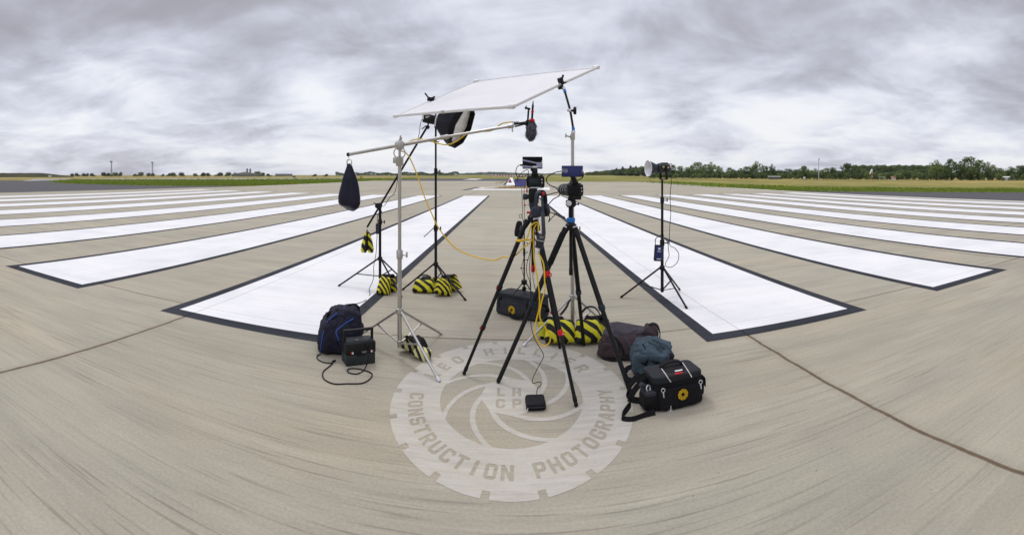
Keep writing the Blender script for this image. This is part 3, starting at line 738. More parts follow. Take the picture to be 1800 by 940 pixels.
GR = 'trees along the right edge of the airfield'
big = [('tree', 'open', 'leaves', 1646, 279, 150, 27, 'round topped tree left of the three tallest trees on the right', 'tree'),
 ('tree', 'broad', 'leaves', 1672, 277.5, 150, 24, 'rounded leafy tree just left of the tallest tree on the right', 'tree'),
 ('tree', 'open', 'leaves', 1689, 282, 152, 18, 'slender tree squeezed against the left of the tallest tree', 'tree'),
 ('tree', 'broad', 'leaves', 1708, 273.5, 149, 40, 'tallest broad tree on the right horizon with sky showing through its crown', 'tree'),
 ('tree', 'open', 'leaves', 1737, 283, 150, 26, 'airy tree just right of the tallest tree on the right horizon', 'tree'),
 ('tree', 'broad_b', 'leaves_dark', 1487, 286, 175, 34, 'big dark dome shaped tree right of the pale radio mast', 'tree'),
 ('tree', 'broad_b', 'leaves_dark', 1415, 291, 178, 24, 'dark round tree left of the pale radio mast', 'tree'),
 ('tree', 'open', 'leaves', 1330, 281.5, 195, 22, 'tall open crowned tree above the pale low shelter', 'tree'),
 ('tree', 'broad', 'leaves_dark', 1310, 291.5, 198, 20, 'dark rounded tree left of the lime coloured bush', 'tree'),
 ('tree', 'bush', 'leaves_lime', 1322, 294, 190, 9, 'lime coloured bush among the dark trees on the right', 'bush'),
 ('tree', 'open', 'leaves', 1357, 287, 200, 13, 'narrow upright tree right of the tall open crowned tree', 'tree'),
 ('tree', 'broad', 'leaves', 1230, 283.5, 215, 26, 'tall broad tree right of the lamp on the black stand', 'tree'),
 ('tree', 'open', 'leaves', 1250, 283, 216, 18, 'airy tall tree, right one of the pair right of the lamp', 'tree'),
 ('tree', 'broad', 'leaves', 1263, 290.5, 214, 14, 'leaning smaller tree at the right foot of the pair of tall trees', 'tree'),
 ('tree', 'broad', 'leaves', 1284, 293.5, 210, 15, 'single smaller tree standing in the gap of the hedge on the right', 'tree')]
for q in big: plant_tree(q[0] if q[2] != 'leaves_lime' else 'bush', *q[1:], GR)
mid = [(1146, 290.5, 12), (1157, 289, 12), (1170, 291, 14), (1181, 288.5, 13), (1194, 291, 14), (1206, 292.5, 15), (1215, 290, 14), (1347, 290.5, 15), (1369, 297, 16), (1382, 295.5, 20), (1398, 297, 18), (1433, 295, 20), (1451, 294.5, 20), (1464, 293.5, 18), (1503, 288.5, 24), (1520, 296, 20), (1583, 298.5, 22), (1594, 297, 22), (1609, 296.5, 24), (1624, 296, 24), (1636, 295, 22), (1659, 294, 24), (1758, 294, 22), (1776, 291.5, 22), (1789, 289.5, 22), (1802, 290, 24)]
for i, (px, top, w) in enumerate(mid):
    r = 225 - (px - 1146) * 0.105
    plant_tree('tree', ('broad', 'broad_b', 'open')[i % 3], ('leaves', 'leaves_dark')[(i * 5 // 3) % 2], px, top, r, w, 'medium green tree in the unbroken tree belt along the right horizon', 'tree', 'trees of the belt on the right horizon')
px = 1142; i = 0
while px < 1815:
    r = 208 - (px - 1146) * 0.10 - (i % 3) * 2
    t = 303.0 - (px - 1142) * 0.003 + random.uniform(-1.6, 2.0)
    plant_tree('bush', 'bush', ('leaves', 'leaves_dark', 'leaves')[i % 3], px, t, r, random.uniform(11, 20), 'low green bush in the hedge below the trees on the right horizon', 'bush', 'hedge bushes below the tree belt')
    px += random.uniform(7.5, 12.5); i += 1
px = 1034; i = 0
while px < 1152:
    t = 302.5 - (px - 1034) * 0.105 + random.uniform(-1.2, 1.2)
    con = i % 5 in (1, 4) and px > 1075
    plant_tree('conifer' if con else 'tree', 'conifer' if con else ('broad_b', 'broad')[i % 2], 'conifer_needles' if con else ('leaves_dark', 'leaves')[i % 2], px, t - (3.2 if con else 0), 430 - (px - 1034) * 1.3, 8 if con else 14,
               'dark pointed conifer rising above the distant wood right of the cameras' if con else 'distant rounded tree in the wood falling away right of the cameras', 'tree', 'conifers above the distant wood' if con else 'trees of the distant wood')
    px += random.uniform(4.0, 6.5); i += 1
GL = 'distant trees along the left horizon'
for px, top, w in ((128, 305.2, 8), (136, 304.2, 9), (146, 304.8, 9), (153, 304.6, 6), (163, 305, 10), (184, 302.8, 12), (192, 304, 9), (203, 303, 12), (211, 302.2, 8), (237, 306, 6), (247, 302.4, 13), (263, 304.2, 9), (270, 304.6, 8), (286, 306, 6), (297, 304.4, 9), (306, 303.3, 12), (318, 303.0, 11), (343, 305, 9), (356, 303.3, 10), (367, 304.0, 9), (385, 303, 14), (402, 302.6, 12), (412, 303.5, 8), (452, 300.8, 15), (462, 303.2, 9), (472, 305.6, 8), (553, 306.5, 8), (573, 306.3, 8)):
    plant_tree('tree', 'bush', 'leaves_dark', px, top - 1.3, 470, w * 1.3, 'small dark rounded tree far off on the flat left horizon', 'tree', GL)
plant_tree('tree', 'broad', 'leaves_dark', 773, 299.8, 760, 7, 'tallest tree of the far line left of the twin cameras', 'tree')
# far woods that read as one mass
def wood(name, x0, x1, r, top, seed, leaf, n, size, label):
    rng = random.Random(seed); bm = bmesh.new()
    for _ in range(n):
        px = rng.uniform(x0, x1); rr = r * rng.uniform(1.0, 1.06); hh = top(px)
        a = (px - CX) / F; x, y = rr * math.sin(a), rr * math.cos(a); g = field_h(x, y)
        zt = H + (YH - hh) / F * rr
        z = g + (zt - g) * (1 - rng.random() ** 1.6 * 0.98) + size * 0.4 * mnoise.noise(Vector((px * 0.35, 0, seed)))
        c = Vector((x, y, max(z, g))); nrm = Vector((rng.uniform(-1, 1), -1.2 + rng.uniform(-.4, .6), rng.uniform(-.2, 1.2))).normalized()
        u, v, _n = frame_of(nrm); s = size * rng.uniform(0.5, 1.2)
        bm.faces.new([bm.verts.new(c + u * (s * i) + v * (s * j * 0.6)) for i, j in ((-1, -.4), (.1, -1), (1, .3), (-.2, 1))])
    me = bpy.data.meshes.new(name); bm.to_mesh(me); bm.free(); me.materials.append(M[leaf])
    o = bpy.data.objects.new(name, me); col.objects.link(o); tag(o, label, 'woodland', kind='stuff')
wood('far_wood', 590, 806, 800, lambda p: 303.6 + 1.1 * math.sin(p * 0.21) + 0.8 * math.sin(p * 0.083 + 1), 3, 'leaves_dark', 3200, 1.3, 'thin dark line of woodland far off left of the cameras')
wood('hill_wood', 804, 1036, 2400, lambda p: 305.4 - 2.6 * math.exp(-((p - 868) / 42) ** 2) - 0.4 * math.sin(p * 0.3), 5, 'leaves_dark', 3600, 4.5, 'blue grey wooded rise on the horizon beyond the red and white barriers')
wood('hill_wood', 1498, 1668, 330, lambda p: 292.0 + 0.7 * math.sin(p * 0.5) + 0.5 * math.sin(p * 0.21), 8, 'leaves_dark', 6500, 1.3, 'long dark level wood behind the windsock on the right')
wood('distant_wood', 1030, 1156, 445, lambda p: 304.6 - (p - 1034) * 0.112 + 0.8 * math.sin(p * 0.4), 11, 'leaves', 5200, 1.3, 'green mass of the distant wood falling away right of the cameras')
wood('belt_wood', 1140, 1840, 240, lambda p: 302.3 + 1.5 * math.sin(p * 0.11), 9, 'leaves_dark', 7000, 0.9, 'dark undergrowth filling the gaps between the trees on the right horizon')

# tall grass on the verges
def blades(name, polys, n, hmin, hmax, w, leaf, label, seed):
    rng = random.Random(seed); bm = bmesh.new()
    def inside(x, y, pts):
        c = False; j = len(pts) - 1
        for i in range(len(pts)):
            if (pts[i][1] > y) != (pts[j][1] > y) and x < (pts[j][0] - pts[i][0]) * (y - pts[i][1]) / (pts[j][1] - pts[i][1]) + pts[i][0]: c = not c
            j = i
        return c
    k = 0; tries = 0
    while k < n and tries < n * 40:
        tries += 1
        a = rng.uniform(-1.08, 1.12); r = 1 / rng.uniform(1 / 215, 1 / 44)
        x, y = r * math.sin(a), r * math.cos(a)
        if not inside(x, y, polys): continue
        k += 1; h = rng.uniform(hmin, hmax) * (0.6 + 0.8 * abs(mnoise.noise(Vector((x * 0.15, y * 0.15, 0))))); b = rng.uniform(0, 3.14); ww = w * r / 80
        d = Vector((math.cos(b), math.sin(b), 0)) * ww; l = Vector((rng.uniform(-.25, .25), rng.uniform(-.25, .25), 0)) * h
        p = Vector((x, y, -0.005))
        bm.faces.new([bm.verts.new(p - d), bm.verts.new(p + d), bm.verts.new(p + d * 0.3 + l + Vector((0, 0, h))), bm.verts.new(p - d * 0.5 + l * 0.8 + Vector((0, 0, h * 0.8)))])
    me = bpy.data.meshes.new(name); bm.to_mesh(me); bm.free(); me.materials.append(M[leaf])
    o = bpy.data.objects.new(name, me); col.objects.link(o); tag(o, label, 'grass', kind='stuff')
blades('tall_grass', VERGE_L, 15000, 0.18, 0.58, 0.10, 'grass_blades', 'tall bright green grass on the left verge beyond the painted stripes', 2)
blades('short_grass', VERGE_R, 9000, 0.06, 0.22, 0.10, 'grass_blades', 'short green grass along the right edge of the runway', 6)

def ground_at(px, r):
    a = (px - CX) / F; x, y = r * math.sin(a), r * math.cos(a); return Vector((x, y, field_h(x, y)))
# floodlight masts
def mast():
    p = ground_at(196, 480); t = thing('floodlight_mast', p, 'taller lattice floodlight mast on the left horizon', 'mast', 'floodlight masts on the left horizon')
    h = H + (YH - 285) / F * 480 - p.z; m = MB()
    for sx, sy in ((-.4, -.4), (.4, -.4), (.4, .4), (-.4, .4)): m.tube(p + Vector((sx * 1.3, sy * 1.3, 0)), p + Vector((sx * .8, sy * .8, h)), 0.10, n=5)
    k = 9
    for i in range(k):
        z0, z1 = h * i / k, h * (i + 1) / k
        for (ax, ay), (bx, by) in (((-.45, -.45), (.45, -.45)), ((.45, -.45), (.45, .45)), ((.45, .45), (-.45, .45)), ((-.45, .45), (-.45, -.45))):
            m.tube(p + Vector((ax, ay, z0)), p + Vector((bx, by, z1)), 0.07, n=4); m.tube(p + Vector((ax, ay, z1)), p + Vector((bx, by, z1)), 0.07, n=4)
    m.build('lattice_pole', 'mast_grey', t)
    m = MB(); m.box(p + Vector((0, 0, h)), (3.6, 1.4, 0.25)); m.build('head_frame', 'mast_grey', t)
    for dx in (-1.35, -.45, .45, 1.35):
        for dz in (0.45, 1.15):
            m = MB(); m.box(p + Vector((dx, -0.5, h + dz)), (0.75, 0.4, 0.6), rxyz(25), 0.08); m.build('floodlight', 'galvanised', t)
    return t
mast_a = mast()
mast_b = mast_a.copy(); col.objects.link(mast_b); mast_b.location = ground_at(268, 520); mast_b['label'] = 'shorter lattice floodlight mast, right of the other on the left horizon'
for ch in list(mast_a.children):
    c = ch.copy(); col.objects.link(c); c.parent = mast_b
# long earth bank on the far left
def bank():
    m = MB(); rows = []
    for i in range(40):
        px = -70 + 200 * i / 39; r = 330; a = (px - CX) / F; u = i / 39
        hh = 2.9 * min(1, max(0.0, (px + 60) / 40)) * min(1.0, max(0.02, (131 - px) / 60)) ** 0.7
        hh *= 1 + 0.06 * mnoise.noise(Vector((px * 0.1, 0, 0)))
        d = Vector((math.sin(a), math.cos(a), 0)); g = field_h(d.x * r, d.y * r)
        rows.append([d * (r - 9) + Vector((0, 0, g - 0.1)), d * (r - 3.5) + Vector((0, 0, g + hh * 0.85)), d * r + Vector((0, 0, g + hh)), d * (r + 4) + Vector((0, 0, g + hh)), d * (r + 12) + Vector((0, 0, g - 0.1))])
    vs2 = [[m.bm.verts.new(p) for p in row] for row in rows]
    for i in range(39):
        for j in range(4): m.bm.faces.new((vs2[i][j], vs2[i + 1][j], vs2[i + 1][j + 1], vs2[i][j + 1]))
    o = m.build('earth_bank', 'bank_turf'); tag(o, 'long low turfed earth bank at the far left of the horizon', 'earth bank')
bank()
def simple_building(name, px0, px1, r, h_wall, h_roof, depth, wall, roof, label, cat, chim=()):
    a0, a1 = ground_at(px0, r), ground_at(px1, r); c = (a0 + a1) / 2; t = thing(name, c, label, cat)
    d = (a1 - a0); L_ = d.length; d.normalize(); n = Vector((-d.y, d.x, 0))
    rot = Matrix((d, n, Vector((0, 0, 1)))).transposed()
    m = MB(); m.box(c + n * depth / 2 + Vector((0, 0, h_wall / 2)), (L_, depth, h_wall), rot); m.build('wall', wall, t)
    m = MB()
    A = [c - d * (L_ / 2 + .3) + n * -0.3, c - d * (L_ / 2 + .3) + n * (depth + .3)]
    e = Vector((0, 0, h_wall + 0.003)); rdg = Vector((0, 0, h_wall + h_roof))
    if chim or h_roof > 1.2:   # gable facing the runway
        m.slab([A[0] + e, A[0] + d * (L_ + .6) + e, A[0] + d * (L_ / 2 + .3) + rdg], n * (depth + .6))
    else:
        m.slab([A[0] + e, A[1] + e, (A[0] + A[1]) / 2 + rdg], d * (L_ + .6))
    ro = m.build('roof', roof, t)
    for cx_, hh in chim:
        q = c - d * L_ / 2 + d * (L_ * cx_) + n * depth / 2; m = MB(); m.box(q + Vector((0, 0, h_wall + hh / 2)), (1.1, 1.1, hh)); m.build('chimney', 'mast_grey', ro)
    return t, c, d, n
simple_building('hangar', 407, 457, 440, 2.2, 2.1, 18, 'shed_wall', 'shed_roof', 'wide low hangar with shallow gable roof and two flues on the left horizon', 'building', ((0.55, 5.2), (0.66, 5.0)))
t, c, d, n = simple_building('shelter', 1351, 1371, 172, .85, 0.3, 4, 'mast_grey', 'shed_roof', 'low open shelter with pale flat roof beneath the tall open crowned tree', 'shelter')
simple_building('hut', 1567, 1575, 160, .75, .5, 4, 'white_wall', 'tile_roof', 'small hut with reddish roof right of the white pipe frame', 'hut')
simple_building('shed', 1764, 1782, 143, 0.9, 0.3, 4, 'white_wall', 'white_wall', 'low whitish shed by the road at the far right', 'shed')
simple_building('farm_building', 484, 514, 560, 2.0, 0.9, 10, 'shed_wall', 'mast_grey', 'long low dark roofed farm building on the left horizon', 'building')
# radio mast
p = ground_at(1439, 172); t = thing('radio_mast', p, 'slim pale radio mast standing before the dark trees on the right', 'mast')
hm = H + (YH - 277) / F * 172 - p.z
MB().prof(p, (0, 0, 1), [(0, .17), (hm * .55, .14), (hm * .56, .10), (hm * .9, .09)], 8).build('pole', 'galvanised', t)
MB().tube(p + Vector((0, 0, hm * .9)), p + Vector((0, 0, hm * 1.12)), 0.03, 0.015, 5).build('aerial', 'galvanised', t)
MB().box(p + Vector((0.1, -0.1, hm * .92)), (0.35, 0.3, 0.5), None, 0.04).build('antenna_box', 'galvanised', t)
# windsock
p = ground_at(1533, 158); t = thing('windsock', p, 'limp white windsock on a red and white pole on the right', 'windsock')
hp = H + (YH - 297.5) / F * 158 - p.z
for i in range(5): MB().tube(p + Vector((0, 0, hp * i / 5)), p + Vector((0, 0, hp * (i + 1) / 5)), 0.09, n=8).build('pole', 'white_wall' if i % 2 else 'red', t)
q = p + Vector((0, 0, hp - 0.1)); MB().prof(q, Vector((-0.62, -0.1, -0.75)), [(0, .34), (.5, .32), (1.3, .24), (1.9, .17)], 12).build('sock', 'white_wall', t)
# white pipe frame
p = ground_at(1551, 158); t = thing('pipe_frame', p, 'white rectangular pipe frame like a goal beside the windsock', 'frame')
for sx in (-1.2, 1.2): MB().tube(p + Vector((sx, 0, 0)), p + Vector((sx, 0, 1.0)), 0.05, n=6).build('post', 'white_wall', t)
MB().tube(p + Vector((-1.25, 0, 1.0)), p + Vector((1.25, 0, 1.0)), 0.05, n=6).build('crossbar', 'white_wall', t)
# small signs and lights on the field
def field_marker(name, px, r, size, mat, mat2, label, cat):
    p = ground_at(px, r) if r > 115 else on_r(px, r, 0); t = thing(name, p, label, cat)
    MB().box(p + Vector((0, 0, size[2] * .66)), (size[0], size[1], size[2] * .68), None, 0.02).build('panel', mat, t)
    MB().box(p + Vector((0, 0, size[2] * .16)), (size[0] * .6, size[1] * .8, size[2] * .33)).build('foot', mat2, t)
field_marker('edge_marker', 513.5, 76, (0.16, 0.10, 0.34), 'orange', 'white_wall', 'small orange and white edge marker before the left grass', 'marker')
field_marker('edge_marker', 1274.5, 66, (0.14, 0.10, 0.34), 'orange', 'white_wall', 'small orange and white edge marker on the right side line', 'marker')
field_marker('airfield_sign', 517, 225, (1.3, 0.4, 1.2), 'mast_grey', 'white_wall', 'grey boxy airfield sign standing in the left grass', 'sign')
field_marker('airfield_sign', 635, 250, (1.8, 0.4, 1.1), 'yellow_paint', 'mast_grey', 'yellow airfield sign right of the hanging black bag', 'sign')
field_marker('white_cabinet', 1414, 168, (0.6, 0.6, 0.9), 'white_wall', 'galvanised', 'small white cabinet at the foot of the dark round tree', 'cabinet')
field_marker('white_cabinet', 88, 300, (2.0, 1.0, 1.2), 'white_wall', 'galvanised', 'white cabinet in the grass before the earth bank', 'cabinet')
# red and white barriers across the far runway
def barriers():
    first = {}
    for i in range(26):
        key = 'red' if i % 2 == 0 else 'white_wall'
        x = -19.5 + 33.5 * i / 25; y = 462
        if key not in first:
            m = MB(); m.slab([(-.6, -.35, 0), (-.6, .35, 0), (-.6, .22, .5), (-.6, .12, 1.15), (-.6, -.12, 1.15), (-.6, -.22, .5)], (1.2, 0, 0))
            o = m.build('barrier', key); first[key] = o
        else:
            o = first[key].copy(); col.objects.link(o)
        o.location = (x, y, 0)
        tag(o, ('red' if key == 'red' else 'white') + ' barrier block in the row closing the far runway', 'barrier', 'red blocks of the far barrier row' if key == 'red' else 'white blocks of the far barrier row')
barriers()
# van beyond
p = on_r(903, 440, 0); t = thing('van', p, 'white van parked before the far row of red and white barriers', 'van')
MB().box(p + Vector((0, 0, 1.25)), (1.9, 4.6, 1.5), None, 0.15).build('body', 'white_wall', t)
MB().box(p + Vector((0, -2.26, 1.55)), (1.6, 0.12, 0.6), None, 0.03).build('windscreen', 'window_glass', t)
for sx in (-.8, .8):
    for sy in (-1.5, 1.5): MB().prof(p + Vector((sx - .12, sy, .35)), (1, 0, 0), [(0, .35), (.24, .35)], 14).build('wheel', 'rubber', t)
# marker board and earth heap on the centre line
p = on_r(896.5, 104, 0.004); t = thing('marker_board', p, 'red and white marker board standing on the centre line', 'marker')
MB().box(p + Vector((0, 0, .42)), (.44, .06, .42), None, .01).build('panel', 'red', t)
MB().box(p + Vector((0, 0, .76)), (.26, .06, .24), None, .01).build('top_panel', 'white_wall', t)
MB().box(p + Vector((0, .02, .10)), (.8, .4, .2), None, .03).build('foot', 'rubber', t)
def heap():
    m = MB(); n, k = 90, 9; rows = []
    for i in range(n):
        u = i / (n - 1); x = -4.4 + 8.0 * u; row = []
        env = (math.sin(math.pi * u) ** 0.5) * (0.5 + 0.9 * math.exp(-((u - .62) / .22) ** 2))
        for j in range(k):
            v = j / (k - 1); y = 58.5 + 1.6 * v + 0.35 * mnoise.noise(Vector((x * .6, 0, 3)))
            z = 0.27 * env * math.sin(math.pi * v) * (0.45 + 1.0 * abs(mnoise.noise(Vector((x * 1.7, y * 1.5, 1)))) + .5 * abs(mnoise.noise(Vector((x * 4.7, y * 3, 2)))))
            row.append(m.bm.verts.new((x, y, 0.009 + max(0, z))))
        rows.append(row)
    for i in range(n - 1):
        for j in range(k - 1): m.bm.faces.new((rows[i][j], rows[i + 1][j], rows[i + 1][j + 1], rows[i][j + 1]))
    o = m.build('debris_heap', 'dirt'); tag(o, 'low ridge of brown earth and straw across the white threshold bar', 'debris')
heap()

# ---------------------------------------------------------------- stands
def V(*a): return Vector(a)
def knob(t, name, c, axis, l, r, mat):
    return MB().prof(c, axis, [(0, r * .5), (l * .4, r * .5), (l * .42, r), (l * .9, r), (l, r * .7)], 10).build(name, mat, t)
def light_stand(name, label, base, feet, hub_z, low_z, sections, mat, leg_r=0.0115, mid=0.55, group=None, flat_legs=False, z0=0.0):
    """three legs spread from a hub on the pole, braced from a lower hub; sections: [(z0, z1, radius)...]"""
    t = thing(name, (base.x, base.y, z0), label, 'light stand', group)
    b = Vector((base.x, base.y, 0))
    for i, (za, zb, r) in enumerate(sections):
        MB().tube(b + V(0, 0, za), b + V(0, 0, zb), r, n=14).build('pole', mat, t)
        if i < len(sections) - 1:
            c = MB().prof(b + V(0, 0, zb - 0.07), (0, 0, 1), [(0, r * 1.25), (.005, r * 1.5), (.075, r * 1.5), (.085, r * 1.2)], 14).build('clamp_collar', mat, t)
            kn = MB().tube(b + V(0.6 * r, -0.3 * r, zb - .03), b + V(r * 3.4, -r * 1.2, zb - .03), r * .35, n=8); kn.box(b + V(r * 3.6, -r * 1.2, zb - .025), (r * .8, r * .6, r * 2.6), None, r * .2); kn.build('wing_knob', mat, c)
    MB().prof(b + V(0, 0, hub_z - .025), (0, 0, 1), [(0, .03), (.006, .036), (.05, .036), (.056, .028)], 16).build('hub', mat, t)
    MB().prof(b + V(0, 0, low_z - .015), (0, 0, 1), [(0, .022), (.04, .026), (.045, .02)], 14).build('lower_hub', mat, t)
    for f in feet:
        f = Vector(f); d = (f - b); d.z = 0; d.normalize()
        top = b + V(0, 0, hub_z) + d * .032
        f.z = max(f.z, leg_r + z0)
        lg = MB()
        if flat_legs:
            s = d.cross(V(0, 0, 1)) * .0085; lg.tube(top + s, f + s * .8, leg_r * .62, n=8); lg.tube(top - s, f - s * .8, leg_r * .62, n=8)
        else: lg.tube(top, f, leg_r, n=10)
        leg = lg.build('leg', mat, t)
        dd = (f - top).normalized()
        MB().prof(f - dd * .03, dd, [(0, leg_r * 1.15), (.035, leg_r * 1.25), (.042, leg_r)], 10).build('rubber_foot', 'silver_knob' if mat == 'chrome_steel' else 'rubber', leg)
        m = top.lerp(f, mid); lo = b + V(0, 0, low_z + .005) + d * .022; s = d.cross(V(0, 0, 1)) * .006
        br = MB(); br.tube(lo + s, m + s, leg_r * .5, n=6); br.tube(lo - s, m - s, leg_r * .5, n=6); br.build('brace', mat, t)
    return t, b

# --- silver boom stand on the left, carrying the microphone
BL, BR = P(612, 271.5, 4.78), P(898, 221.5, 4.22)
base = on_r(710.5, 4.63, 0)
u = ((base - BL).dot(V(BR.x - BL.x, BR.y - BL.y, 0)) + 0) / V(BR.x - BL.x, BR.y - BL.y, 0).length_squared
u = (V(base.x, base.y, 0) - V(BL.x, BL.y, 0)).dot(V(BR.x - BL.x, BR.y - BL.y, 0)) / V(BR.x - BL.x, BR.y - BL.y, 0).length_squared
piv = BL.lerp(BR, u)
base = V(piv.x, piv.y, 0)
boom_stand, b = light_stand('boom_stand', 'silver steel stand with a long slanting boom arm on the left', base, [G(631, 592), G(775, 588), G(771.5, 671)], 0.425, 0.125, [(0.09, 0.985, 0.0205), (0.985, 1.80, 0.0165)], 'chrome_steel', 0.0125, 0.5)
m = MB(); m.prof(b + V(0, 0, 1.78), (0, 0, 1), [(0, .03), (.01, .036), (.08, .036), (.09, .026)], 16); m.box(b + V(-.035, 0, 1.835), (.05, .05, .055), None, .006); m.build('top_casting', 'chrome_steel', boom_stand)
m = MB(); m.tube(b + V(0, 0, 1.86), V(piv.x, piv.y, piv.z), .012, n=10); m.build('spigot', 'chrome_steel', boom_stand)
ax = V(.25, -1, .05).normalized()
gh = MB().prof(piv - ax * .05, ax, [(0, .03), (.012, .046), (.04, .046), (.045, .03), (.055, .03), (.06, .046), (.088, .046), (.10, .03)], 20); gh.box(piv, (.062, .062, .07), None, .01); gh = gh.build('grip_head', 'chrome_steel', boom_stand)
m = MB(); m.tube(piv - ax * .04, piv - ax * .02 + V(.02, 0, .075), .006, n=8); m.tube(piv + V(.0, -.03, .01), piv + V(.025, -.06, .085), .007, n=8); m.torus(piv + V(.012, -.055, -.075), (0.2, -1, 0), .052, .0055, 22, 6); m.build('tee_handle', 'chrome_steel', gh)
bd = (BR - BL).normalized()
arm = MB().tube(BL, BL.lerp(BR, .62), .0165, n=14).build('boom_arm', 'chrome_steel', boom_stand)
MB().tube(BL.lerp(BR, .60), BR, .0125, n=12).build('extension_tube', 'chrome_steel', arm)
MB().prof(BL.lerp(BR, .60), bd, [(0, .018), (.004, .021), (.07, .021), (.075, .016)], 14).build('lock_collar', 'chrome_steel', arm)
m = MB(); m.prof(BR - bd * .03, bd, [(0, .014), (.004, .019), (.05, .019), (.056, .012)], 12); m.tube(BR + V(.012, -.005, -.01), BR + V(.014, -.005, -.052), .006, n=8); m.build('end_clamp', 'chrome_steel', arm)
m = MB(); m.prof(BL - bd * .012, bd, [(0, .014), (.004, .019), (.03, .019)], 12); m.build('end_cap', 'black_plastic', arm)
m = MB().cable([BL + V(0, 0, -.012), BL + V(.004, 0, -.03), BL + V(.012, 0, -.045), BL + V(.004, 0, -.058), BL + V(-.006, 0, -.048)], .003, 6); m.build('hook', 'chrome_steel', arm)

# dark weight bag hanging from the boom's low end
def hanging_bag(c_top, h, w, mat, label, name='weight_bag'):
    t = thing(name, c_top - V(0, 0, h), label, 'sandbag')
    m = MB(); prof = [(0, .10), (.06, .13), (.16, .2), (.35, .34), (.55, .43), (.75, .49), (.88, .5), (.96, .42), (1.0, .25)]
    rings = []
    n = 40
    for k in range(33):
        tt = k / 32
        for i in range(len(prof) - 1):
            if prof[i][0] <= tt <= prof[i + 1][0]:
                q = (tt - prof[i][0]) / (prof[i + 1][0] - prof[i][0]); rr = prof[i][1] + (prof[i + 1][1] - prof[i][1]) * q; break
        ring = []
        for i in range(n):
            a = 2 * math.pi * i / n
            fold = 1 + 0.07 * math.sin(3 * a + 1 + 2.0 * tt) + .05 * math.sin(5 * a + 3 * tt) * (1 - tt) + .06 * mnoise.noise(V(math.cos(a) * 1.4, math.sin(a) * 1.4, tt * 3.5))
            cleft = 1 - .16 * math.exp(-((a - 4.9) / .22) ** 2) * min(1, tt * 2)
            sx = rr * w * fold * cleft; bottom = .025 * math.sin(a * 1 + .5) * tt ** 4
            ring.append(m.bm.verts.new(c_top + V(sx * math.cos(a), sx * .62 * math.sin(a), -h * tt - bottom)))
        rings.append(ring)
    m.skin(rings); body = m.build('bag_body', mat, t)
    MB().ribbon([c_top + V(-.022, -.0, -.02), c_top + V(-.022, 0, .03), c_top + V(0, 0, .04), c_top + V(.022, 0, .03), c_top + V(.022, 0, -.02)], .025, .004, (0, 1, 0), 4).build('loop', 'label_white', t)
    return t
ht = P(614, 287.5, 4.77)
hb = hanging_bag(ht, .445, .222, 'navy_sheen', 'big dark navy drop shaped weight bag hanging from the boom end')

# --- blimp microphone on the boom tip
def mic():
    c = P(934, 228, 4.2); t = thing('microphone', c, 'furry grey wind muff microphone clamped to the tip of the silver boom', 'microphone')
    axis = V(.05, -.28, .95).normalized()
    m = MB(); m.blob(c, (.042, .042, .082), rxyz(14, 3, 0), (.8, 1), .010, 26, 2, nu=34, nv=26)
    rng = random.Random(3)                                   # tufts of fur
    for v in list(m.bm.verts):
        d = (v.co - c).normalized()
        for _ in range(2):
            u_, w_, _n = frame_of(d); a = rng.uniform(0, 6.28); s = u_ * math.cos(a) + w_ * math.sin(a)
            p = v.co; l = rng.uniform(.006, .016)
            m.bm.faces.new([m.bm.verts.new(p - s * .0022), m.bm.verts.new(p + s * .0022), m.bm.verts.new(p + d * l + V(0, 0, -l * .8) + s * .001)])
    m.build('fur_cover', 'fur', t, normals=False)
    top = c + axis * .085
    MB().prof(top - axis * .012, axis, [(0, .021), (.006, .024), (.02, .022), (.024, .012)], 14).build('red_ring', 'red', t)
    MB().prof(top + axis * .01, axis, [(0, .0095), (.055, .0095), (.058, .007)], 12).build('mic_body', 'black_plastic', t)
    MB().prof(top + axis * .066, axis, [(0, .012), (.004, .0135), (.012, .0135), (.016, .009)], 12).build('upper_ring', 'red', t)
    MB().prof(top + axis * .08, axis, [(0, .0085), (.04, .0095), (.06, .006), (.085, .003)], 12).build('connector', 'black_plastic', t)
    m = MB(); s = top + V(-.034, 0, -.03); m.box(s + V(0, 0, .05), (.016, .022, .15), rxyz(0, 4, 0), .004); m.box(s + V(-.004, 0, .13), (.05, .02, .016), rxyz(0, 15, 0), .003); m.tube(s + V(-.02, 0, .12), s + V(-.014, 0, .155), .004, n=6); m.build('shock_mount', 'black_plastic', t)
    e = BR + bd * .035
    m = MB(); m.tube(e + V(-.005, 0, .012), top + V(-.05, 0, -.02), .010, n=10); m.tube(e + V(0, -.008, -.01), top + V(-.06, -.01, -.035), .007, n=8); m.ball(top + V(-.05, 0, -.028), .02, 12, 8); m.tube(top + V(-.05, 0, -.02), top + V(-.03, 0, 0), .012, n=8); m.build('swivel_grip', 'black_plastic', t)
    m = MB(); m.tube(e + V(-.02, 0, .03), e + V(.035, 0, .032), .0085, n=10); m.build('plug', 'silver_knob', t)
    return e + V(-.02, 0, .03)
plug = mic()

# --- black boom stand with softbox lamp
b_stand, b = light_stand('softbox_stand', 'black boom stand on the left carrying the softbox lamp', on_r(668, 7.3, 0), [G(595.5, 503.5), G(705.5, 523), G(704, 489)], 0.435, 0.17, [(0.14, 1.02, 0.021), (1.02, 1.235, 0.0175)], 'black_metal', 0.0125, 0.55)
p0 = P(644, 397.5, 7.32); p2 = P(752, 221, 6.95)
d = (p2 - p0); pv = V(b.x, b.y, 1.235)
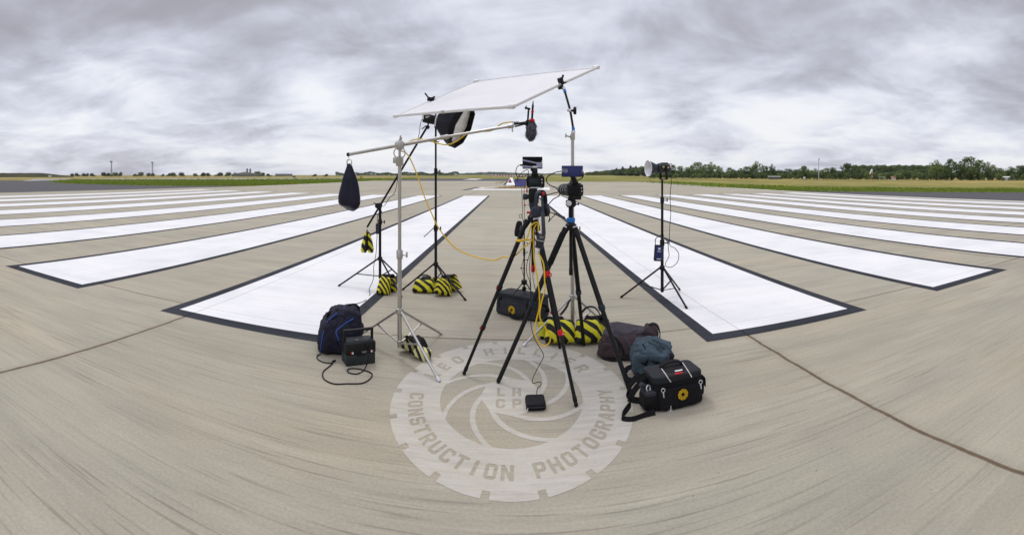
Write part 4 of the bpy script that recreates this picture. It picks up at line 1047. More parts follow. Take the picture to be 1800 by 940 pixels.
# the arm passes through the pivot on the pole
p0 = pv + (p0 - pv); dirn = (p2 - pv).normalized(); p0 = pv - dirn * .40
arm = MB().tube(p0, p2, .0155, n=12).build('boom_arm', 'black_metal', b_stand)
MB().tube(pv + dirn * .9, p2, .011, n=10).build('inner_tube', 'black_metal', arm)
m = MB(); m.prof(pv - V(.03, .06, 0), (.2, 1, 0), [(0, .03), (.01, .042), (.04, .042), (.05, .028), (.07, .028), (.075, .042), (.1, .042)], 18); m.tube(pv + V(-.02, -.05, .02), pv + V(-.085, -.06, .045), .007, n=8); m.tube(pv + V(.02, -.06, -.05), pv + V(.05, -.07, -.10), .008, n=8); m.tube(pv - V(0, 0, .2), pv, .022, n=12); m.build('tilt_joint', 'black_metal', b_stand)
MB().cable([p0, p0 - dirn * .02 + V(0, 0, -.02), p0 + V(0, 0, -.045)], .005, 6).build('end_hook', 'silver_knob', arm)
armtop, armlow = p2, p0
sp = b_stand

def softbox():
    """lamp head, speed ring, octagonal box with recessed diffuser facing right."""
    r = 6.93; ring_c = P(769.5, 212, r); rim_c = P(806, 219.5, r - .05)
    t = thing('softbox_lamp', P(757, 218, r), 'black studio lamp with large octagonal softbox under the white panel', 'lamp')
    ax = (rim_c - ring_c).normalized(); x, y, _ = frame_of(ax)
    # opening turned a little towards the camera
    ax2 = (ax + V(.0, -.22, -.24)).normalized(); x2, y2, _ = frame_of(ax2)
    RR = .325
    def oct_ring(c, xx, yy, rad, off=22.5): return [c + xx * (rad * math.cos(R(off + 45 * i))) + yy * (rad * math.sin(R(off + 45 * i))) for i in range(8)]
    body_rings = []
    for k in range(7):
        q = k / 6; cc = ring_c.lerp(rim_c, q); rad = .105 + (RR - .105) * (.55 * q + .45 * math.sin(q * math.pi / 2))
        n_ = ax.lerp(ax2, q).normalized(); xx, yy, _ = frame_of(n_); body_rings.append(oct_ring(cc, xx, yy, rad, 0))
    m = MB(); m.skin([[m.bm.verts.new(p) for p in rr] for rr in body_rings], caps=False); m.build('fabric_shell', 'softbox_fabric', t, sharp=20)
    m = MB(); m.skin([[m.bm.verts.new(rim_c + (p - rim_c) * .985 - ax2 * .004) for p in body_rings[-1]], [m.bm.verts.new(ring_c + ax * .03 + (p - ring_c) * .95) for p in body_rings[0]]], caps=False); m.build('silver_lining', 'silver_inner', t, sharp=20)
    # lip in front of the diffuser: near side edge-on, far side showing its black inside
    m = MB(); a = body_rings[-1]; bq = [p + ax2 * .085 for p in a]
    m.skin([[m.bm.verts.new(p) for p in a], [m.bm.verts.new(p) for p in bq], [m.bm.verts.new(rim_c + ax2 * .085 + (p - rim_c - ax2 * .085) * .96) for p in bq], [m.bm.verts.new(rim_c + (p - rim_c) * .96) for p in a]], caps=False)
    m.build('lip', 'bag_black', t, sharp=20)
    m = MB(); m.poly([rim_c + ax2 * .006 + (p - rim_c) * .955 for p in a]); m.build('diffuser', 'silver_inner', t)
    for i in range(8):
        m = MB(); m.cable([body_rings[k][i] + (body_rings[k][i] - ring_c.lerp(rim_c, k / 6)).normalized() * .004 for k in range(7)], .004, 5, 1); m.build('rod', 'label_white' if i in (3, 5) else 'black_metal', t)
    MB().prof(ring_c - ax * .03, ax, [(0, .07), (.005, .085), (.03, .085), (.035, .075)], 20).build('speed_ring', 'silver_knob', t)
    hd = MB().prof(ring_c - ax * .215, ax, [(0, .048), (.004, .064), (.02, .067), (.16, .067), (.185, .06)], 20); hd = hd.build('lamp_body', 'black_plastic', t)
    m = MB(); hc = ring_c - ax * .14
    for k in range(4): m.torus(ring_c - ax * (.17 - .025 * k), ax, .067, .003, 20, 5)
    m.build('cooling_fins', 'grey_plastic', hd)
    MB().box(hc + V(.0, -.068, .025), (.055, .004, .010)).build('marking', 'label_white', hd); MB().box(hc + V(-.01, -.069, .008), (.035, .004, .007)).build('marking', 'label_white', hd)
    m = MB(); m.tube(hc + V(0, 0, -.06), hc + V(-.01, 0, -.12), .012, n=8); m.tube(hc + V(-.01, 0, -.11), armtop, .016, n=8); m.tube(hc + V(-.03, -.02, -.1), hc + V(-.09, -.03, -.15), .007, n=8); m.box(hc + V(-.01, 0, -.12), (.05, .05, .05), rxyz(0, 35, 0), .01); m.build('yoke', 'black_metal', t)
    return hc - ax * .07
lamp_tail = softbox()

# --- tall black stand and the silver stand that hold the white panel
SA, SB, SC, SD = (P(*q) for q in ((694, 204, 6.6), (902, 187, 6.6 * .73466), (1051, 118, 6.6 * .8869), (835, 143, 6.6 * 1.1126)))
rear = on_r(766, 7.05, 0)
topz = H + (YH - 176) / F * 6.93
b2, b = light_stand('panel_stand', 'tall black stand behind the softbox holding the white panel', rear, [G(708, 510), G(818, 528.5), G(782, 493)], 0.40, 0.17, [(0.14, 0.95, 0.021), (0.95, 1.78, 0.0175), (1.78, 2.45, 0.0145), (2.45, topz - .03, 0.011)], 'black_metal', 0.0125, 0.55)
m = MB(); q = P(766, 397, 7.03); m.tube(q, P(745, 416.5, 7.0), .006, n=8); m.build('folded_lever', 'black_metal', b2)
m = MB(); q = P(765, 249, 7.03); m.tube(q + V(-.06, -.01, .005), q + V(.06, -.01, -.004), .007, n=8); m.tube(q + V(-.06, -.01, .005), q + V(-.075, -.01, .01), .011, n=8); m.box(q, (.04, .04, .05), None, .006); m.build('cross_knob', 'black_metal', b2)
ec = SD.lerp(SA, .577)                                       # where the panel's rear edge passes the pole
m = MB(); m.box(ec + V(0, 0, .012), (.10, .05, .06), rxyz(0, 12, 0), .01); m.tube(ec + V(-.03, 0, .03), ec + V(-.085, 0, .105), .011, n=8); m.tube(ec + V(.02, 0, .03), ec + V(.06, 0, .05), .014, n=8); m.tube(ec, V(b.x, b.y, topz - .04), .013, n=8); m.build('panel_clamp', 'black_metal', b2)

def panel():
    c = (SA + SB + SC + SD) / 4; t = thing('diffusion_screen', c, 'large white diffusion screen tilted on a tube frame above everything', 'diffusion screen')
    n = (SB - SA).cross(SD - SA).normalized()
    if n.z < 0: n = -n
    g = 14; m = MB(); rows = []
    for i in range(g + 1):
        row = []
        for j in range(g + 1):
            u_, v_ = i / g, j / g; p = SA.lerp(SB, u_).lerp(SD.lerp(SC, u_), v_)
            sag = -.022 * math.sin(math.pi * u_) * math.sin(math.pi * v_) + .006 * mnoise.noise(V(u_ * 5, v_ * 5, 1)) * math.sin(math.pi * u_)
            row.append(m.bm.verts.new(p + n * (sag - .012)))
        rows.append(row)
    for i in range(g):
        for j in range(g): m.bm.faces.new((rows[i][j], rows[i + 1][j], rows[i + 1][j + 1], rows[i][j + 1]))
    m.build('fabric', 'diffusion_fabric', t)
    for a, b_, r in ((SA, SB, .0175), (SB, SC, .0175), (SC, SD, .0055), (SD, SA, .0055)):
        fr = MB().tube(a, b_, r, n=14).build('frame_tube', 'white_tube', t)
        dd = (b_ - a).normalized()
        if r > .015:
            MB().prof(a + dd * (b_ - a).length * .475, dd, [(0, .018), (.004, .0205), (.06, .0205), (.064, .018)], 14).build('joint_sleeve', 'chrome_steel', fr)
    for p in (SA, SB, SC, SD):
        d1 = ((SB - SA) if p in (SA, SB) else (SC - SD)).normalized() * (1 if p in (SB, SC) else -1)
        el = MB().ball(p, .027, 14, 9); el.prof(p - d1 * .07, d1, [(0, .021), (.005, .0235), (.085, .0235), (.09, .017)], 14); el = el.build('corner_joint', 'white_tube', t)
        MB().prof(p + d1 * .018, d1, [(0, .012), (.005, .0125)], 12).build('corner_hole', 'rubber', el)
    q = SA.lerp(SB, .30); m = MB(); m.ribbon([q + V(0, -.005, .0), q + V(.0, -.02, -.035), q + V(0, -.015, -.075)], .022, .004, (1, 0, 0), 3); m.build('strap_end', 'label_white', t)
panel()
cl = SB.lerp(SC, .515)
sb_ = on_r(1006.5, 5.17, 0)
s2, b = light_stand('arm_stand', 'silver steel stand behind the right tripod holding the white panel', sb_, [G(921, 609), G(1066, 572), G(1008, 545)], 0.395, 0.10, [(0.07, 1.15, 0.0205), (1.15, 2.10, 0.017)], 'chrome_steel', 0.0125, 0.5)
topp = b + V(0, 0, 2.13)
m = MB(); m.prof(b + V(0, 0, 2.07), (0, 0, 1), [(0, .022), (.008, .026), (.06, .026), (.065, .018), (.10, .012)], 14); m.tube(b + V(-.02, 0, 2.10), b + V(-.075, -.02, 2.115), .008, n=8); m.box(b + V(-.075, -.02, 2.115), (.014, .016, .045), None, .004); m.build('top_clamp', 'chrome_steel', s2)
elb = P(1002.5, 194.5, 5.22); tip = P(992.5, 159, 5.30); a0 = P(1008, 228, 5.17)
am = MB().tube(a0, elb, .0125, n=12); am.tube(elb, tip, .0125, n=12); am = am.build('articulated_arm', 'carbon', s2)
for p, q in ((a0, elb), (tip, elb)):
    dd = (q - p).normalized(); MB().prof(p - dd * .01, dd, [(0, .012), (.01, .017), (.035, .017), (.04, .0145)], 12).build('blue_tip', 'blue_band', am); MB().prof(p - dd * .045, dd, [(0, .011), (.005, .016), (.035, .016)], 12).build('ball_socket', 'silver_knob', am)
m = MB(); m.ball(elb, .022, 14, 9); m.box(elb + V(-.02, 0, .005), (.03, .03, .03), None, .008); m.build('elbow', 'silver_knob', am)
m = MB().prof(elb + V(.01, -.01, 0), (1, -.15, .0), [(0, .012), (.02, .014), (.022, .036), (.03, .042), (.05, .042), (.055, .036)], 20); m.build('locking_wheel', 'black_plastic', am)
fd = (SC - SB).normalized()
m = MB(); rt = Matrix((fd, fd.cross(V(0, 0, 1)).normalized(), fd.cross(V(0, 0, 1)).normalized().cross(fd))).transposed()
m.box(cl + V(-.0, 0, .03), (.055, .05, .085), rt, .01); m.box(cl + V(.0, 0, -.035), (.06, .045, .04), rt, .008); m.tube(cl + V(.01, 0, .05), cl + V(.028, 0, .10), .012, n=8); m.tube(cl + V(.02, -.02, .0), cl + V(.06, -.03, .02), .008, n=8); m.build('grip_clamp', 'black_metal', s2)
m = MB().tube(cl + V(.01, 0, -.04), tip, .010, n=8); m.build('clamp_stud', 'black_metal', s2)

# --- lamp on its own stand on the right
rb = on_r(1164, 6.62, 0)
b3, b = light_stand('lamp_stand', 'black stand on the right with the open reflector lamp', rb, [G(1092, 523.5), G(1207, 543), G(1194.5, 510)], 0.43, 0.125, [(0.10, 0.80, 0.0215), (0.80, 1.38, 0.018), (1.38, 1.63, 0.0145)], 'black_metal', 0.0125, 0.52)
def reflector_lamp():
    r = 6.62; rot = V(-1, -.20, -.02).normalized()
    bc = P(1164, 295.5, r); t = thing('reflector_lamp', b + V(0, 0, 1.63), 'black lamp with open silver dish reflector facing left', 'lamp')
    mouth = bc + rot * .215; x, y, _ = frame_of(rot)
    m = MB(); xx, yy, _ = frame_of(rot); m.skin([m.ring(mouth - rot * q, xx, yy, rr, 28) for q, rr in ((0, .107), (.002, .109), (.02, .102), (.10, .066), (.125, .052), (.14, .05))], caps=False); m.build('reflector', 'reflector_outer', t)
    m = MB(); prof = [(-.001, .104), (.02, .097), (.06, .08), (.095, .062), (.11, .04), (.118, .001)]
    m.skin([m.ring(mouth - rot * q, x, y, rr, 28) for q, rr in prof], caps=False); m.build('reflector_dish', 'dish_silver', t, normals=False)
    MB().torus(mouth, rot, .107, .004, 28, 6).build('reflector_rim', 'silver_knob', t)
    MB().prof(mouth - rot * .10, rot, [(0, .022), (.03, .022), (.035, .015)], 14).build('lamp_glass', 'white_wall', t)
    hd = MB().prof(bc + rot * .075, -rot, [(0, .05), (.005, .064), (.03, .068), (.16, .068), (.175, .058), (.18, .03)], 20).build('lamp_body', 'grey_plastic', t)
    s = rot.cross(V(0, 0, 1)).normalized()
    if s.y > 0: s = -s
    rt = Matrix((rot, s, rot.cross(s))).transposed()
    m = MB(); m.box(bc + s * .066 + rot * -.01 + V(0, 0, .012), (.125, .012, .05), rt, .004); m.build('control_panel', 'black_plastic', hd)
    for dx, dz, mt in ((-.045, .022, 'emblem_yellow'), (-.045, .004, 'white_piping'), (.03, .022, 'label_white'), (.03, .004, 'emblem_yellow')):
        m = MB(); m.box(bc + s * .073 + rot * (dx - .01) + V(0, 0, dz), (.028, .003, .010), rt); m.build('marking', mt, hd)
    m = MB(); m.box(bc - rot * .03 + V(0, 0, .07), (.10, .05, .014), rt, .005); m.box(bc - rot * .125 + V(0, 0, .055), (.05, .03, .012), rt, .004); m.build('top_rail', 'grey_plastic', hd)
    m = MB()
    for q in (-1, 1): m.box(bc + s * (.082 * q) - rot * .02 + V(0, 0, -.07), (.034, .010, .17), rt, .004)
    m.box(bc - rot * .02 + V(0, 0, -.152), (.05, .175, .014), rt, .004); m.build('yoke', 'black_plastic', t)
    e = bc - rot * .02 + V(0, 0, -.152); MB().tube(e, V(b.x, b.y, 1.625), .012, n=8).build('stud', 'silver_knob', t)
    return bc - rot * .09 + s * .02 + V(0, 0, -.05)
tail = reflector_lamp()
def cable_thing(name, label, pts, r, mat, sub=6, cat='cable'):
    o = MB().cable(pts, r, 7, sub).build(name, mat); tag(o, label, cat); return o
cable_thing('power_cable', 'black cable dropping from the reflector lamp to its battery pack', [tail, P(1179, 307, 6.62), P(1180, 320, 6.6), P(1178, 345, 6.58), P(1179, 375, 6.58), P(1177, 405, 6.58), P(1177.5, 430, 6.58), P(1186, 436, 6.55), P(1193, 446, 6.55), P(1191, 460, 6.55), P(1181, 469, 6.55), P(1171, 468, 6.55), P(1170, 462, 6.55), P(1176, 450, 6.56), P(1175, 440, 6.57), P(1174, 427, 6.58), P(1169, 420, 6.6)], .0045, 'black_cable')
def pack():
    c = P(1158, 444.5, 6.52); t = thing('battery_pack', c - V(0, 0, .11), 'navy battery pack hanging from the right lamp stand', 'battery pack')
    rt = rxyz(0, 4, -12)
    MB().box(c, (.125, .06, .215), rt, .010).build('case', 'black_plastic', t)
    f = MB().box(c + rt @ V(0, -.032, 0), (.10, .006, .185), rt, .002).build('front_panel', 'screen_navy', t)
    for z_, w_, h_ in ((.062, .03, .028), (.025, .045, .008), (-.075, .055, .012)): MB().box(c + rt @ V(.0, -.0365, z_), (w_, .003, h_), rt).build('lettering', 'label_white', f)
    MB().ribbon([c + V(-.045, 0, .105), c + V(-.04, .01, .19), V(b.x - .02, b.y - .02, c.z + .235)], .022, .004, (0, 1, 0), 4).build('strap', 'strap_black', t)
    MB().ribbon([c + V(.05, 0, .105), c + V(.05, .01, .15), V(b.x + .01, b.y - .03, c.z + .235)], .022, .004, (0, 1, 0), 4).build('strap', 'strap_black', t)
pack()
MB_ = None
# --- sandbags
def sandbag(label, pouches, handle, mat, group='striped sandbags', name='sandbag', back=None):
    """pouches: (centre, half sizes, rotation); handle: points of the strap between them"""
    c = sum((Vector(p[0]) for p in pouches), V(0, 0, 0)) / len(pouches)
    zb = min(p[0][2] - p[1][2] for p in pouches)
    t = thing(name, (c.x, c.y, max(0, zb)), label, 'sandbag', group)
    for i, (pc, hs, rot) in enumerate(pouches):
        def fn(q):
            k = 1 + .20 * (-q.z) * .6
            ed_ = 1 - .62 * max(abs(q.x), abs(q.z)) ** 3
            return V(q.x * k, q.y * (1.1 + .30 * (-q.z)) * ed_, q.z * (1 - .10 * (1 - abs(q.x)) ** 2))
        MB().blob(pc, hs, rot, (.26, .28), min(hs) * .22, 9, i + hash(round(c.x * 10)) % 7, fn, 34, 18, True).build('pouch', back if back and i else mat, t)
    if len(pouches) > 1:
        a, b_ = pouches[0], pouches[1]
        pa = Vector(a[0]) + V(0, 0, a[1][2] * .85); pb = Vector(b_[0]) + V(0, 0, b_[1][2] * .85); md = (pa + pb) / 2 + V(0, 0, .03)
        MB().ribbon([pa + V(0, 0, -.02), pa.lerp(md, .5) + V(0, 0, .012), md, pb.lerp(md, .5) + V(0, 0, .012), pb + V(0, 0, -.02)], .11, .02, V(1, .2, 0) if abs((pb - pa).normalized().x) < .8 else V(0, 1, 0), 4).build('saddle', 'bag_black', t)
    if handle: MB().ribbon(handle, .03, .005, (0, 1, .3), 5).build('handle', 'strap_black', t)
    return t
# hanging on the low end of the softbox boom
e = armlow + V(0, 0, -.05)
hbag = thing('sandbag', e - V(0, 0, .34), 'striped sandbag hanging folded from the low end of the black boom', 'sandbag', 'striped sandbags')
for sx, rz in ((-1, 6), (1, -12)):
    def fn(q): 
        k = .42 + .58 * (1 - (q.z + 1) / 2) ** .7
        return V(q.x * k, q.y * k, q.z)
    MB().blob(e + V(.032 * sx, .01 * sx, -.185), (.052, .055, .16), rxyz(0, -9 * sx, rz), (.6, .7), .012, 9, sx + 3, fn, 28, 20, True).build('pouch', 'hazard_stripe', hbag)
m = MB(); m.tube(e + V(0, -.012, -.02), e + V(.0, -.055, -.30), .012, .030, 10); m.build('gusset', 'bag_black', hbag)
MB().ribbon([e + V(-.02, 0, -.05), e + V(-.008, 0, -.01), e + V(0, 0, .008), e + V(.008, 0, -.01), e + V(.02, 0, -.05)], .02, .004, (0, 1, 0), 4).build('handle', 'strap_black', hbag)
def gp(px, py, z): q = G(px, py); return V(q.x, q.y, z)
# base of softbox stand
sandbag('striped sandbag leaning on the leg of the black softbox stand', [(gp(676, 517, .125), (.085, .07, .125), rxyz(-12, 6, -8)), (gp(689, 513, .12), (.06, .055, .115), rxyz(0, -8, 25))], None, 'hazard_fine')
# base of rear panel stand
sandbag('wide striped sandbag lying left of the pole of the tall black stand', [(gp(746, 514, .095), (.155, .07, .09), rxyz(-10, 0, 4)), (gp(752, 505, .08), (.12, .07, .075), rxyz(0, 0, -10))], [gp(735, 509, .17), gp(742, 509, .215), gp(752, 509, .21), gp(758, 509, .17)], 'hazard_stripe')
sandbag('striped sandbag slung over the right leg of the tall black stand', [(gp(779, 519.5, .125), (.115, .07, .12), rxyz(-12, 8, 14)), (gp(796, 512, .12), (.10, .07, .115), rxyz(5, -22, -20))], None, 'hazard_fine')
# faded one on the silver boom stand
sandbag('faded striped sandbag lying on the foot of the silver boom stand', [(gp(719, 619, .085), (.085, .065, .068), rxyz(-10, 28, 6)), (gp(743, 631, .062), (.085, .06, .058), rxyz(0, 20, -20))], None, 'hazard_faded')
# two on the silver arm stand
sandbag('striped sandbag on the left foot of the silver arm stand', [(gp(986, 604, .125), (.150, .07, .118), rxyz(-14, 0, -4)), (gp(962, 592, .10), (.10, .08, .095), rxyz(0, -8, 10))], [gp(985, 590, .22), gp(995, 585, .27), gp(1002, 580, .33), gp(1008, 583, .30)], 'hazard_stripe', back='hazard_dark')
sandbag('striped sandbag on the right foot of the silver arm stand', [(gp(1034, 603, .125), (.135, .07, .118), rxyz(-14, 0, 6)), (gp(1056, 592, .10), (.085, .08, .095), rxyz(0, 8, -10))], [gp(1022, 588, .23), gp(1032, 584, .27), gp(1046, 584, .265), gp(1056, 588, .2)], 'hazard_stripe', back='hazard_dark')

# ---------------------------------------------------------------- tripods with cameras
from mathutils.bvhtree import BVHTree
def tripod(name, label, base, apex_z, feet, col_low, collars, mats, cap, wrap=None):
    t = thing(name, base, label, 'tripod'); b = Vector(base); ap = b + V(0, 0, apex_z)
    MB().prof(ap + V(0, 0, -.035), (0, 0, 1), [(0, .03), (.008, .045), (.05, .048), (.058, .036), (.07, .03)], 20).build('spider', 'black_metal', t)
    colm = MB().tube(b + V(0, 0, col_low), ap, .0145, n=14).build('centre_column', 'carbon', t)
    c = MB().prof(b + V(0, 0, col_low - .05), (0, 0, 1), [(0, .013), (.004, .0165), (.055, .0165), (.06, .014)], 14).build('column_cap', cap, colm)
    if cap == 'red': MB().torus(b + V(0, 0, col_low - .063), (.3, 1, 0), .014, .0025, 16, 5).build('hook', 'silver_knob', c)
    for i, f in enumerate(feet):
        f = Vector(f); d = V(f.x - b.x, f.y - b.y, 0).normalized(); top = ap + d * .048 + V(0, 0, -.012); f = V(f.x, f.y, .016); red = mats[1] == 'red'
        dd = (f - top).normalized(); L_ = (f - top).length
        cs = collars[i]; last = top; rr = .0195 if red else .0218
        leg = None
        for k, q in enumerate(list(cs) + [1.0]):
            p = top + dd * (L_ * q); m = MB().tube(last, p, rr, n=14)
            if leg is None: leg = m.build('leg', mats[0], t)
            else: m.build('leg_section', mats[0], leg)
            if q < 1.0:
                m = MB().prof(p - dd * .022, dd, [(0, rr), (.004, rr * 1.28), (.036, rr * 1.28), (.046, rr * 1.0)], 16)
                showy = red and i == 1
                if showy: m.box(p + V(.016, -.016, -.003), (.034, .014, .024), None, .004)
                cl_ = m.build('leg_lock', 'red' if showy else ('carbon' if red else mats[1]), leg)
                if red and not showy: MB().box(p + V(-.022, -.012, 0), (.014, .012, .022), None, .003).build('lock_lever', 'red', cl_)
                if showy:
                    MB().box(p + V(.020, -.0245, -.003), (.016, .003, .005)).build('lock_lettering', 'label_white', cl_)
            last = p; rr *= .84
        s = d.cross(V(0, 0, 1)).normalized()
        m = MB(); m.prof(ap + d * .03 - s * .022 + V(0, 0, -.008), s, [(0, .02), (.044, .02)], 12); m.tube(ap + d * .03 + V(0, 0, -.008), top + dd * .07, .024, .022 if red else .0245, 12); h = m.build('hinge', 'black_metal', t)
        MB().prof(ap + d * .05 - s * .026 + V(0, 0, -.004), s, [(0, .006), (.002, .008), (.05, .008), (.052, .006)], 10).build('pivot_bolt', 'silver_knob', h)
        if wrap and i in wrap: MB().tube(top + dd * .05, top + dd * (L_ * .24), .0275, .0265, 14).build('foam_wrap', 'rubber', leg)
        m = MB(); m.prof(f - dd * .06, dd, [(0, .0125), (.01, .0165), (.035, .0165), (.045, .010)], 12); m.ball(V(f.x, f.y, .0165), .0165, 12, 8); m.build('rubber_foot', 'rubber', leg)
    return t, ap
left_base = on_r(937, 4.09, 0)
lt, lap = tripod('tripod', 'carbon tripod with red leg locks under the video camera', left_base, 1.335, [G(816, 659), G(1012.5, 715), G(984, 613)], .93, [(.44, .70), (.32, .64), (.44, .7)], ('carbon', 'red'), 'red')
right_base = on_r(1003.5, 4.11, 0)
rt_, rap = tripod('tripod', 'plain black tripod with blue band under the camera with the long lens', right_base, 1.265, [G(876, 673.5), G(1109, 697), G(1026, 608)], .90, [(.50,), (.50,), (.52,)], ('carbon', 'teal_collar'), 'rubber', (0,))
MB().prof(rap + V(0, 0, .032), (0, 0, 1), [(0, .033), (.004, .036), (.036, .036), (.04, .030)], 18).build('blue_band', 'blue_band', rt_)
MB().tube(rap + V(0, 0, .06), rap + V(0, 0, .165), .0205, n=14).build('raised_column', 'carbon', rt_)
m = MB(); m.box(rap + V(0, 0, .195), (.085, .06, .055), None, .012); m.prof(rap + V(0, 0, .16), (0, 0, 1), [(0, .03), (.006, .036), (.014, .036), (.02, .03)], 16); m.tube(rap + V(.04, -.01, .185), rap + V(.062, -.012, .185), .006, n=8); m.box(rap + V(.064, -.012, .188), (.01, .012, .022), None, .003); hd = m.build('tripod_head', 'black_metal', rt_)
MB().prof(rap + V(-.02, -.028, .195), (-.15, -1, 0), [(0, .020), (.004, .0235), (.025, .0235), (.03, .019)], 18).build('head_knob', 'silver_knob', hd)
m = MB(); m.box(rap + V(.0, 0, .235), (.05, .055, .03), None, .006); m.build('quick_release', 'black_metal', rt_)
MB().prof(rap + V(.014, -.03, .252), (0, -1, .2), [(0, .008), (.003, .0105), (.008, .0105)], 12).build('spirit_level', 'yellow_green', rt_)
# video head of the left tripod
hb_ = lap + V(0, 0, .035)
m = MB(); m.prof(hb_ + V(0, 0, -.002), (0, 0, 1), [(0, .026), (.003, .030), (.022, .030), (.026, .024)], 16); m.prof(hb_ + V(-.03, -.005, .012), (-1, 0, 0), [(0, .008), (.02, .010), (.024, .007)], 10); m.build('red_bowl_ring', 'red', lt)
m = MB(); m.prof(hb_ + V(0, 0, .02), (0, 0, 1), [(0, .020), (.02, .026), (.05, .034), (.075, .036), (.085, .03)], 20); m.build('pan_base', 'slate_plastic', lt)
vh = MB().box(hb_ + V(.0, 0, .155), (.075, .085, .12), None, .014).build('fluid_head', 'black_plastic', lt)
m = MB().prof(hb_ + V(-.036, 0, .145), (-1, 0, 0), [(0, .02), (.012, .02), (.014, .026), (.045, .026), (.05, .022)], 18); m.build('drag_knob', 'grey_plastic', vh)
MB().box(hb_ + V(-.052, -.01, .195), (.013, .016, .034), None, .004).build('red_lever', 'red', vh)
m = MB(); m.tube(hb_ + V(-.03, -.01, .075), hb_ + V(-.066, -.012, .075), .0045, n=8); m.build('lock_pin', 'silver_knob', vh)
MB().prof(hb_ + V(-.062, -.012, .075), (-1, 0, 0), [(0, .007), (.012, .008), (.016, .006)], 10).build('lock_pin_knob', 'red', vh)
MB().box(hb_ + V(.012, 0, .222), (.07, .10, .012), None, .003).build('sliding_plate', 'silver_knob', vh)
MB().box(hb_ + V(.0, 0, .236), (.075, .075, .016), None, .004).build('camera_plate', 'black_plastic', vh)
h0 = P(952.5, 341, 3.78); h1 = P(956, 413, 3.66)
MB().tube(hb_ + V(.03, -.03, .18), h0, .012, n=10).build('handle_arm', 'black_plastic', vh)
hm_ = h0.lerp(h1, .46)
hn = MB().tube(h0, hm_, .0095, n=12).build('pan_handle', 'slate_plastic', lt)
MB().prof(hm_, h1 - hm_, [(0, .012), (.005, .0145), ((h1 - hm_).length - .01, .0155), ((h1 - hm_).length, .012)], 14).build('handle_grip', 'grey_plastic', hn)
m = MB(); m.prof(h0 + V(-.02, 0, 0), (1, 0, 0), [(0, .016), (.03, .016)], 14); m.build('handle_rosette', 'black_plastic', vh)
MB().box(h0 + V(.012, -.02, .004), (.016, .010, .026), None, .003).build('red_lever', 'red', vh)

def camera_body(name, label, c, yaw, lens):
    t = thing(name, c - V(0, 0, .045), label, 'camera'); rt = rotz(yaw) * 1.12; W = lambda x, y, z: c + rt @ V(x, y, z)
    body = MB().box(c, (.128, .058, .088), rt, .010, 3).build('body', 'black_plastic', t)
    m = MB(); m.blob(W(.050, .012, -.004), (.020, .042, .044), rt, (.5, .6), 0, nu=18, nv=12); m.build('grip', 'rubber', t)
    m = MB(); m.slab([W(-.036, -.03, .042), W(.026, -.03, .042), W(.014, -.03, .070), W(-.024, -.03, .070)], rt @ V(0, .055, 0)); m.build('viewfinder_hump', 'black_plastic', t)
    m = MB(); m.box(W(-.005, -.037, .052), (.034, .018, .026), rt, .006); ec_ = m.build('eyecup', 'rubber', t)
    MB().box(W(-.005, -.0465, .052), (.018, .003, .013), rt, .001).build('eyepiece_glass', 'screen_glass', ec_)
    MB().prof(W(.046, .0, .042), (0, 0, 1), [(0, .012), (.010, .012), (.012, .010)], 16).build('mode_dial', 'black_metal', t)
    MB().prof(W(-.050, .0, .042), (0, 0, 1), [(0, .010), (.008, .010), (.010, .008)], 16).build('drive_dial', 'slate_plastic', t)
    m = MB()
    for x, z in ((.046, .015), (.048, -.008)): MB().prof(W(x, -.028, z), rt @ V(0, -1, 0), [(0, .006), (.004, .0055)], 12).build('thumb_button', 'silver_knob', t)
    MB().prof(W(.043, -.028, -.030), rt @ V(0, -1, 0), [(0, .009), (.004, .008)], 14).build('control_wheel', 'grey_plastic', t)
    m = MB(); m.tube(W(-.064, 0, .03), W(-.072, 0, .026), .003, n=6); m.build('strap_lug', 'silver_knob', t)
    m = MB(); m.tube(W(.064, 0, .03), W(.072, 0, .026), .003, n=6); m.build('strap_lug', 'silver_knob', t)
    ln = MB().prof(W(-.012, .026, 0), rt @ V(0, 1, 0), lens[1], 24).build('lens', lens[0], t)
    m = MB(); tot = lens[1][-1][0]
    x_, y_, d_ = frame_of(rt @ V(0, 1, 0))
    for q in (.3, .5, .72): MB().torus(W(-.012, .026 + tot * q, 0), rt @ V(0, 1, 0), max(r for _, r in lens[1]) * .985, .0028, 24, 5).build('focus_ring', 'rubber', ln)
    return t, W, rt
# left: video camera with flipped out screen
c1 = V(lap.x, lap.y - .02, 0) + V(.018, 0, hb_.z + .272)
cam1, W1, r1_ = camera_body('camera', 'black video camera with flipped out screen on the left tripod', c1, R(2), ('black_plastic', [(0, .03), (.01, .036), (.10, .038), (.105, .03)]))
MB().box(W1(-.012, -.031, -.004), (.072, .004, .056), r1_, .002).build('rear_panel', 'screen_lcd', cam1)
sc = MB().box(W1(-.112, -.026, -.008), (.082, .008, .058), r1_ @ rxyz(0, 2, 6), .003).build('flip_screen', 'black_plastic', cam1)
MB().box(W1(-.112, -.0312, -.008), (.074, .002, .050), r1_ @ rxyz(0, 2, 6)).build('screen_picture', 'screen_lilac', sc)
m = MB(); m.tube(W1(-.066, -.028, -.03), W1(-.066, -.028, .02), .004, n=8); m.build('screen_hinge', 'black_plastic', sc)
def ball_mount(parent, base, h):
    m = MB(); m.prof(base, (0, 0, 1), [(0, .022), (.004, .026), (.022, .026), (.036, .016), (.04, .011)], 18); m.ball(base + V(0, 0, .045), .0115, 12, 8); m.tube(base + V(0, 0, .05), base + V(0, 0, h), .006, n=10); m.build('ball_mount', 'black_metal', parent)
    MB().box(base + V(.003, 0, h - .015), (.044, .026, .016), None, .004).build('clamp_screw_block', 'silver_knob', parent)
ball_mount(cam1, W1(-.005, 0, .068), .062)
